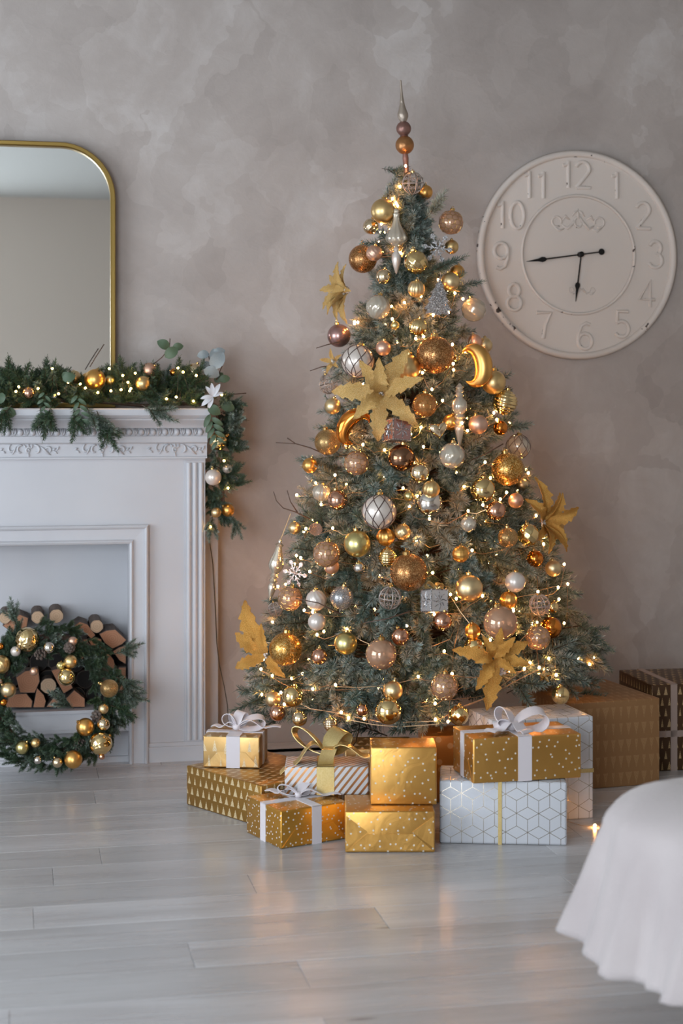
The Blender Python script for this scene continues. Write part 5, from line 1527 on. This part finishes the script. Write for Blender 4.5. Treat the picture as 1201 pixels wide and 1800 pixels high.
# chosen tips that break the outline in the photograph
for px, py, sx, up_ in ((790, 335, 1, 50), (655, 348, -1, 40), (850, 490, 1, 15), (850, 560, 1, 10), (900, 655, 1, 25), (935, 740, 1, 10), (935, 825, 1, 20), (570, 640, -1, 5), (555, 745, -1, 10), (530, 830, -1, 5), (520, 890, -1, 40),
                        (475, 1010, -1, 5), (1000, 950, 1, 0), (1005, 1040, 1, 20), (1035, 1100, 1, 35), (1040, 1140, 1, 12), (1085, 1225, 1, -3), (1060, 1190, 1, 5), (430, 1180, -1, -4), (440, 1255, -1, 0), (460, 1100, -1, 10), (610, 420, -1, 10), (820, 450, 1, 25)):
    tip = D(px, py, TY - .05 - RT.uniform(0, .08)); u = rad(up_)
    dv = Vector((sx * math.cos(u), RT.uniform(-.25, .1), math.sin(u))).normalized(); i_ = RT.randrange(6); sc = .78
    br.append([tip, tip - dv * (.19, .17, .21, .18, .15, .20)[i_] * sc, dv, i_, sc])
# keep the faces of the ornaments clear: slide covering branches back inside
kept = []
for b in br:
    tip, base, dv, i_, sc = b
    for _ in range(4):
        hit = False
        for q in (.55, .85, 1.0):
            p = base.lerp(tip, q); pp = proj(p)
            for (ox, oy, orr, od) in DISCS:
                if p.y < od + .02 and (pp[0] - ox) ** 2 + (pp[1] - oy) ** 2 < (orr + 7) ** 2: hit = True; break
            if hit: break
        if not hit: break
        back = Vector((t_cx(tip.z) - tip.x, TY - tip.y, 0)); 
        if back.length < .05: break
        back = back.normalized() * .05
        tip = tip + back; base = base + back
    kept.append((tip, base, dv, i_, sc))
kept.sort(key=lambda b: b[0].y - .3 * abs(b[0].x - t_cx(b[0].z)))
rest = Sprig()
for n_, (tip, base, dv, i_, sc) in enumerate(kept):
    q = qz(dv, RT.uniform(0, 6.28))
    mw = Matrix.Translation(base - T0) @ q.to_matrix().to_4x4() @ Matrix.Scale(sc, 4)
    if n_ < 300:
        link('branch', SPR_ME[i_], None, tree, mw=mw)
    else:
        s = SPR[i_]; o = len(rest.v)
        rest.v += [tuple(mw @ Vector(p)) for p in s.v]; rest.f += [tuple(a_ + o for a_ in f) for f in s.f]; rest.c += s.c
tag(link('inner_branches', rest.mesh('inner_branches'), None, tree), kind='stuff')
# wooden arms from trunk to the branches
arms = MB()
for n_, (tip, base, dv, i_, sc) in enumerate(kept):
    if n_ % 2 == 0:
        zc = max(.1, base.z - .03 - .15 * (Vector((base.x - t_cx(base.z), base.y - TY)).length))
        if base.z > .38: arms.tube([Vector((t_cx(zc), TY, zc)) - T0, base + dv * .02 - T0], [.004, .002], 4, cap=False)
tag(part('branch_arms', arms, M['trunk'], tree), kind='stuff')

# ---------------------------------------------------------------- fairy lights on the tree
BULB = MB().sphere((0, 0, 0), 1, 8, 6).mesh('bulb', True); BULB.materials.append(M['bulb'])
BULBG = BULB.copy(); BULBG.materials.clear(); BULBG.materials.append(M['bulb_garland'])
RL = random.Random(77)
fl = empty('fairy_light_string', (t_cx(0), TY, 0)); tag(fl, 'string of warm white fairy lights wound around the tree', 'fairy lights')
pos = []
turns = 15
NBULB = 285
for i in range(NBULB):
    u = ((i + .5) / NBULB); z = z_of(1 - u * .9995)
    th = -PI / 2 + 2 * PI * turns * (u ** .72) + RL.uniform(-.1, .1)
    if math.sin(th) > .25 and RL.random() < .55: th = -th
    front = math.sin(th) < .35
    f_ = RL.uniform(.86, 1.0) if RL.random() < .58 else RL.uniform(.50, .84)
    z += RL.uniform(-.04, .04); r_ = t_rad(z) * f_
    p = Vector((t_cx(z) + r_ * math.cos(th), TY + r_ * math.sin(th), z))
    if p.z < .36 and p.x > .30: p.z = .36 + .4 * RL.random(); p.x = t_cx(p.z) + (p.x - t_cx(p.z)) * t_rad(p.z) / t_rad(.3); p.y = TY + (p.y - TY) * t_rad(p.z) / t_rad(.3)
    if p.z < .27 and p.y < 4.8: p.z = .27 + .05 * RL.random()
    yl = (p.x - F0.x) * -SA + (p.y - F0.y) * CA
    if yl > .17: p -= Vector((-SA, CA, 0)) * (yl - .17)
    pp = proj(p); out_ = p
    for (ox, oy, orr, od) in DISCS:
        dd_ = math.hypot(pp[0] - ox, pp[1] - oy)
        if front and dd_ < orr + 3 and p.y < od + .05:
            k = (orr + 5 - dd_) * p.y / F; p = p + Vector(((pp[0] - ox) / max(dd_, 1) * k, 0, -(pp[1] - oy) / max(dd_, 1) * k)); pp = proj(p)
    pos.append(p)
L0 = Vector((t_cx(0), TY, 0))
wire = []
for i, p in enumerate(pos):
    link('bulb', BULB, None, fl, loc=p - L0, scale=(.0036, .0036, .0044))
    wire.append(p - L0 + Vector((0, 0, -.005)))
    if i < len(pos) - 1:
        q = pos[i + 1]; dd_ = (q - p).length
        for k in (.25, .5, .75):
            m_ = p.lerp(q, k) - L0
            ax = Vector((t_cx(p.z), TY, 0)) - L0
            rv = Vector((m_.x - ax.x, m_.y - ax.y, 0)); tr_ = t_rad(m_.z) * .86
            if rv.length < tr_ * .8 and rv.length > 1e-4: m_ = Vector((ax.x, ax.y, m_.z)) + rv.normalized() * tr_ * .9
            wire.append(m_ + Vector((0, 0, -.02 * math.sin(PI * k) * min(1, dd_ / .1) + RL.uniform(-.006, .006))))
part('wire', MB().tube(wire, .0009, 3, cap=False), M['wire'], fl)
# ================================================================== garland on the mantel
RG = random.Random(9)
def rw_(px, py, yl): v_ = room_at(px, py, yl); return W(v_.x, v_.y, v_.z)
GO = W(-.5, .06, 1.155)
gar = empty('mantel_garland', GO); tag(gar, 'evergreen garland with gold baubles and eucalyptus draped over the mantel', 'garland')
def gar_branch(p, dv, sc, i_=None, mesh=None):
    i_ = RG.randrange(4) if i_ is None else i_
    mw = Matrix.Translation(p - GO) @ qz(dv, RG.uniform(0, 6.28)).to_matrix().to_4x4() @ Matrix.Scale(sc, 4)
    return link('branch', GSP_ME[i_], None, gar, mw=mw)
# stem: along the shelf, then down the right side
stem = [W(x, .045, 1.175 + .012 * math.sin(x * 9)) for x in (-1.40, -1.2, -1.0, -.8, -.6, -.4, -.2, -.06)]
stem += [rw_(378, 712, -.03), rw_(388, 760, .0), rw_(388, 810, .02), rw_(392, 860, .03), rw_(392, 900, .04)]
part('stem', MB().tube([p - GO for p in stem], .006, 6), M['twig'], gar, smooth=True)
UX = Vector((CA, SA, 0)); UY = Vector((-SA, CA, 0)); UZ = Vector((0, 0, 1))
x = -1.36
while x < -.02:
    for k in range(3):
        el = RG.uniform(10, 75) if k < 2 else RG.uniform(0, 25); az = RG.uniform(-70, 70)
        sg = RG.choice((-1, 1, 1))
        dv = (UX * sg * math.cos(rad(el)) * math.cos(rad(az)) - UY * math.cos(rad(el)) * (.2 + .6 * RG.random()) + UZ * math.sin(rad(el)))
        p = W(x + RG.uniform(-.02, .02), .05 + RG.uniform(-.05, .05), 1.178 + RG.uniform(0, .035))
        gar_branch(p, dv, RG.uniform(.60, .95), RG.choice((0, 0, 1, 1, 2, 3) if x > -.3 else (0, 0, 1, 2)))
    x += .026
x = -1.36
while x < -.03:                      # low front row along the shelf edge
    sg = RG.choice((-1, 1))
    gar_branch(W(x, -.045 + RG.uniform(-.02, .02), 1.172 + RG.uniform(0, .012)), UX * sg - UY * RG.uniform(.0, .25) + UZ * RG.uniform(-.05, .25), RG.uniform(.55, .8), RG.choice((0, 1, 2)))
    x += .036
# tufts that stand up in the photograph
for px, py, dx, up_ in ((20, 690, -.2, 1), (35, 700, .1, 1), (90, 690, .2, 1), (215, 690, .1, 1), (232, 700, .25, 1), (300, 690, .4, 1), (315, 700, .2, 1), (120, 700, -.3, .8), (330, 690, .5, .7), (60, 700, -.5, .8), (180, 695, .3, .8), (270, 700, -.2, .8)):
    gar_branch(rw_(px, py, .0), UX * dx + UZ * up_ - UY * .15, .95, RG.choice((0, 0, 1)))
# sprays hanging over the front of the shelf
for px, py, dx, up_, i_ in ((90, 712, -.25, -.8, 0), (70, 715, .1, -.7, 1), (150, 712, .45, -.8, 3), (170, 722, .4, -1, 3), (130, 715, .1, -.9, 0), (185, 735, .2, -1, 0), (20, 712, -.3, -.4, 0), (250, 712, .4, -.25, 3)):
    gar_branch(rw_(px, py, -.11), UX * dx + UZ * up_ - UY * .12, .9, i_)
# the drop at the right end
for i in range(70):
    t_ = i / 69; py = 705 + 200 * t_
    px = 382 + 10 * math.sin(t_ * 6) + RG.uniform(-8, 8)
    a_ = RG.uniform(-60, 240)
    dv = UX * math.cos(rad(a_)) * .8 - UZ * (.35 + .4 * t_) + UZ * math.sin(rad(a_)) * .5 - UY * RG.uniform(.0, .8)
    sc = RG.uniform(.60, .90) * (1 - .30 * t_)
    if dv.dot(UX) < 0: sc *= .5
    gar_branch(rw_(px, py, .0 + .05 * t_), dv, sc, RG.choice((0, 1, 1, 3)))
for px, py, dx, up_ in ((395, 735, .5, .9), (405, 790, .55, .75), (402, 840, .6, .5), (405, 855, .7, .3), (375, 905, -.15, -.5), (405, 905, .3, -.5)):
    gar_branch(rw_(px, py, .0), UX * dx + UZ * up_ - UY * .2, .66, RG.choice((1, 3)))
# baubles wired into it
for px, py, dia, kind, mat, yl, lab in ((167, 667, 37, 'smooth', 'gold_deep', -.04, 'largest gold bauble on the mantel'), (50, 691, 24, 'smooth', 'rose_shiny', -.06, 'rose gold bauble, left'), (130, 664, 26, 'smooth', 'champ_matte', .05, 'champagne bauble behind the largest one'),
        (194, 668, 18, 'smooth', 'pale_gold', -.02, 'small pale green gold bauble'), (251, 674, 26, 'smooth', 'gold_matte', -.06, 'matte gold bauble, front'), (262, 651, 27, 'smooth', 'rose_matte', .0, 'peach bauble behind it'), (306, 655, 15, 'smooth', 'amber_shiny', .0, 'small orange bauble'),
        (341, 652, 28, 'facet', 'champ_shiny', .03, 'mirrored champagne bauble'), (384, 775, 33, 'cut', 'gold_shiny', -.03, 'gold shell-shaped bauble on the drop'), (375, 839, 29, 'smooth', 'pearl', -.05, 'pearl bauble on the drop'), (400, 824, 17, 'smooth', 'pearl', .0, 'small pearl bauble on the drop'),
        (380, 901, 18, 'smooth', 'champ_matte', -.02, 'small champagne bauble at the end'), (401, 897, 23, 'smooth', 'gold_deep', .0, 'orange gold bauble at the end')):
    p = rw_(px, py, yl); bauble_at(p - GO, dia / 2 * p.y / F, kind, mat, lab, gar, tilt=60)
# eucalyptus leaves
def leaf_mesh(Wd, name='leaf', pointed=1.0):
    rows_ = []
    for i in range(9):
        t_ = i / 8; w = Wd * (math.sin(PI * t_ ** .9) ** .6) if 0 < i < 8 else .01
        z = .14 * math.sin(PI * t_)
        rows_.append([Vector((-w, t_, z + .10 * w)), Vector((0, t_, z - .03)), Vector((w, t_, z + .10 * w))])
    lo = [[p - Vector((0, 0, .02)) for p in r_] for r_ in rows_]
    m = MB().strip(rows_); m.strip([list(reversed(r_)) for r_ in lo])
    m.strip([[r_[0] for r_ in lo], [r_[0] for r_ in rows_]]); m.strip([[r_[-1] for r_ in rows_], [r_[-1] for r_ in lo]])
    return m.mesh(name, True)
LG = leaf_mesh(.36); LG.materials.append(M['leaf_green']); LB = LG.copy(); LB.materials.clear(); LB.materials.append(M['leaf_blue'])
LN = leaf_mesh(.19); LN.materials.append(M['leaf_green'])
LP = leaf_mesh(.17); LP.materials.append(M['white_petal'])
def leaf(me, px, py, yl, ang, size_px, parent, org, face=(0, -1, .2), lab=None):
    p = rw_(px, py, yl); s_ = size_px * p.y / F
    yv = (UX * math.cos(rad(ang)) + UZ * math.sin(rad(ang))).normalized()
    f_ = (UX * face[0] + UY * face[1] + UZ * face[2]); zv = (f_ - yv * f_.dot(yv)).normalized(); xv = yv.cross(zv)
    mw = Matrix.Translation(p - org) @ Matrix((xv, yv, zv)).transposed().to_4x4() @ Matrix.Scale(s_, 4)
    o = link('leaf', me, None, parent, mw=mw)
    if lab: o['label'] = lab
    return o
for a_ in ((298, 612, .0, 150, 25), (290, 628, -.03, 35, 28), (303, 612, .0, 12, 20), (385, 668, .0, 10, 20), (378, 672, .02, 50, 22), (110, 655, -.08, -45, 24), (28, 728, -.10, 170, 28), (110, 668, -.1, 20, 24), (365, 715, -.1, -30, 26), (388, 712, -.06, -15, 26), (4, 690, -.1, -100, 20)):
    leaf(LG, *a_, gar, GO)
for a_ in ((368, 622, .0, 190, 22), (372, 648, -.02, 55, 36), (380, 640, .0, 100, 28), (372, 640, .02, 200, 22), (358, 650, -.02, -20, 30), (374, 625, .0, 25, 24)):
    leaf(LB, *a_, gar, GO, lab='grey-blue eucalyptus leaf')
for i in range(9):          # leafy sprays in front
    leaf(LN, 78 + 2 * math.sin(i * 2), 690 + i * 6, -.115, -90 + (48 if i % 2 else -48) + 8 * math.sin(i * 5), 14, gar, GO)
    leaf(LN, 136 + i * 1.2, 695 + i * 6, -.115, -80 + (50 if i % 2 else -50) + 9 * math.sin(i * 4), 18, gar, GO)
for i in range(9):          # palm-like leaf over the corner
    leaf(LN, 370 + i * 1.5, 728 + i * 6, -.095, -75 + (40 if i % 2 else -40) + 9 * math.sin(i * 3), 26 - i, gar, GO, (-.2, -1, .1))
for an, L in ((95, 24), (60, 26), (125, 22), (20, 20), (-110, 24), (-140, 26), (-170, 22)):
    leaf(LP, 374, 697, -.10, an, L, gar, GO, (0, -1, .4), 'white fabric petal at the corner')
for pts in ([(270, 640), (285, 628), (298, 612), (299, 595)], [(158, 645), (168, 628), (183, 605)], [(352, 672), (362, 655), (370, 640), (366, 622)], [(380, 668), (390, 645), (392, 625)], [(395, 700), (410, 693), (433, 691)]):
    part('twig', MB().tube([rw_(a_, b_, .0) - GO for a_, b_ in pts], .0017, 5), M['twig'], gar, smooth=True)
# its lights
gl = empty('garland_lights', GO); tag(gl, 'warm fairy lights woven through the mantel garland', 'fairy lights')
GB = [(28, 688), (33, 680), (67, 683), (103, 692), (141, 675), (150, 682), (172, 690), (192, 648), (195, 687), (213, 685), (216, 660), (225, 672), (228, 687), (238, 656), (293, 701), (310, 698), (313, 647), (322, 654), (340, 705), (345, 660), (390, 694), (92, 648), (394, 810), (401, 858), (370, 926), (230, 683), (384, 783), (120, 672)]
GB.sort(key=lambda q: q[0] if q[1] < 720 else q[1]); wp_ = []
for px, py in GB:
    p = rw_(px, py, -.075 if py < 720 else -.02) - GO
    link('bulb', BULBG, None, gl, loc=p, scale=(.0036,) * 3); wp_.append(p + Vector((0, 0, -.004)))
part('wire', MB().tube([p for i in range(len(wp_) - 1) for p in (wp_[i], wp_[i].lerp(wp_[i + 1], .5) + Vector((0, .02, -.008)))], .0007, 3, cap=False), M['wire_dark'], gl)
# the cord hanging down beside the fireplace
cord = [rw_(a_, b_, .115) for a_, b_ in ((366, 920), (369, 955), (374, 990), (377, 1040), (379, 1080), (381, 1130), (386, 1170), (394, 1205), (400, 1240), (403, 1285))]
o = link('hanging_cord', MB().tube(cord, .0016, 5).mesh('hanging_cord', True), M['wire_dark'])
tag(o, 'thin dark cord hanging from the garland beside the fireplace', 'cord')

# ================================================================== wreath leaning on the fireplace
WC = D(93, 1224, 5.045); lean_ = rad(14)
wr = empty('wreath', (WC.x, WC.y, 0)); tag(wr, 'large evergreen wreath with gold baubles leaning against the fireplace', 'wreath')
WO = Vector((WC.x, WC.y, 0))
wx = UX; wz = (UZ * math.cos(lean_) + UY * math.sin(lean_)); wn = wx.cross(wz); wn = wn if wn.y < 0 else -wn
RWr = .180
def wpt(a_, r_, out=0.0): return WC + wx * (r_ * math.cos(a_)) + wz * (r_ * math.sin(a_)) + wn * out
part('ring', MB().tube([wpt(2 * PI * i / 40, RWr) - WO for i in range(41)], .020, 8, cap=False), M['twig'], wr, smooth=True)
for i in range(250):
    a_ = 2 * PI * i / 250 + RG.uniform(-.03, .03)
    tn = (-wx * math.sin(a_) + wz * math.cos(a_)) * -1; rd = wx * math.cos(a_) + wz * math.sin(a_)
    k = RG.choice((1, .7, .4, .0, -.3)); dv = tn * RG.uniform(.7, 1) + rd * k * RG.uniform(.3, .8) + wn * RG.uniform(.0, .8)
    sc = RG.uniform(.45, .68) * (1 if k > .2 else .8)
    if .2 < a_ < 2.2: dv -= rd * .35; sc *= .85
    p = wpt(a_, RWr + RG.uniform(-.045, .045), RG.uniform(.0, .04))
    if (p + dv.normalized() * .13 * sc).z < .02: dv.z = abs(dv.z) * .2 + .1
    p.z = max(p.z, .03)
    mw = Matrix.Translation(p - WO) @ qz(dv, RG.uniform(0, 6.28)).to_matrix().to_4x4() @ Matrix.Scale(sc, 4)
    link('branch', GSP_ME[RG.choice((0, 1, 3, 0, 2))], None, wr, mw=mw)
for px, py, dx, up_ in ((205, 1190, .8, -.5), (210, 1215, .8, -.35), (200, 1150, .7, .2), (195, 1240, .6, -.2), (130, 1245, -.5, .3), (30, 1105, -.2, .8)):
    p = D(px, py, 5.02); mw = Matrix.Translation(p - WO) @ qz(UX * dx + UZ * up_ - UY * .1).to_matrix().to_4x4() @ Matrix.Scale(.72, 4)
    link('branch', GSP_ME[RG.choice((0, 3))], None, wr, mw=mw)
for px, py, dia, kind, mat in ((48, 1124, 42, 'bumpy', 'gold_shiny'), (27.5, 1145, 18, 'smooth', 'pearl'), (86, 1138, 21, 'smooth', 'silver_shiny'), (128, 1127, 16, 'smooth', 'rose_matte'), (124, 1163, 24, 'smooth', 'gold_matte'), (107, 1170, 15, 'ribbed', 'pale_gold'), (117, 1190, 31, 'smooth', 'gold_shiny'),
        (192, 1210, 32, 'smooth', 'fine_glitter'), (182, 1246, 18, 'smooth', 'champ_matte'), (150, 1278, 32, 'smooth', 'gold_deep'), (182, 1273, 23, 'smooth', 'champ_shiny'), (177, 1307, 41, 'cut', 'gold_shiny'), (179, 1330, 11, 'smooth', 'rose_shiny'), (129, 1335, 32, 'smooth', 'gold_deep'),
        (101, 1340, 19, 'smooth', 'champ_shiny'), (66.5, 1336, 15, 'smooth', 'silver_shiny'), (39, 1314, 24, 'smooth', 'pale_gold'), (62.5, 1306, 17, 'smooth', 'gold_matte'), (2, 1168, 32, 'swirl', 'gold_matte'), (14.5, 1213, 28, 'smooth', 'champ_matte'), (0, 1198, 11, 'smooth', 'rose_shiny'), (6, 1235, 13, 'smooth', 'amber_shiny'), (1, 1136, 12, 'smooth', 'amber_shiny'), (60, 1180, 15, 'smooth', 'rose_matte')):
    dz = 5.045 - .075 + (1219 - py) / F * 5 * math.tan(lean_) * -1 * -1
    p = D(px, py, 4.955 + (1219 - py) / F * 5 * math.tan(lean_)); bauble_at(p - WO, dia / 2 * p.y / F, kind, mat, None, wr, tilt=70)
# pine cones
def pine_cone(px, py, s_):
    p = D(px, py, 4.99); m = MB()
    for k in range(26):
        a_ = k * 2.4; t_ = k / 26; r_ = .014 * math.sin(PI * (.15 + .8 * t_)); m.sphere(Vector((r_ * math.cos(a_), r_ * math.sin(a_), -.02 + .04 * t_)), (.006, .006, .003), 6, 4)
    part('pine_cone', m, M['bark'], wr, loc=p - WO, rot=(1.2, .3, s_), scale=(1, 1, 1))
for i, (px, py) in enumerate(((122, 1138), (72, 1150), (140, 1308), (170, 1258), (60, 1340))): pine_cone(px, py, i)

# stray light of the string on the floor by the bed
fr = empty('floor_light', P(1046, 1451, .006)); tag(fr, 'single fairy light lying on the floor between gifts and bed', 'light')
link('bulb', BULB, None, fr, scale=(.0042,) * 3)
part('wire', MB().tube([(-.003, 0, -.002), (-.03, .01, -.004), (-.06, .05, -.004), (-.075, .12, -.004)], .0007, 4), M['wire'], fr)

# dark plug cord looping out of the tree above the striped gift
pc = [D(a_, b_, d_) for a_, b_, d_ in ((634, 1262, 4.70), (630, 1287, 4.60), (626, 1303, 4.56), (620, 1312, 4.54), (607, 1317, 4.54), (599, 1313, 4.55), (598, 1303, 4.58), (604, 1296, 4.64))]
tag(link('plug_cord', MB().tube(pc, .0016, 6).mesh('plug_cord', True), M['black_metal']), 'thin dark cord looping out of the tree above the striped gift', 'cord')
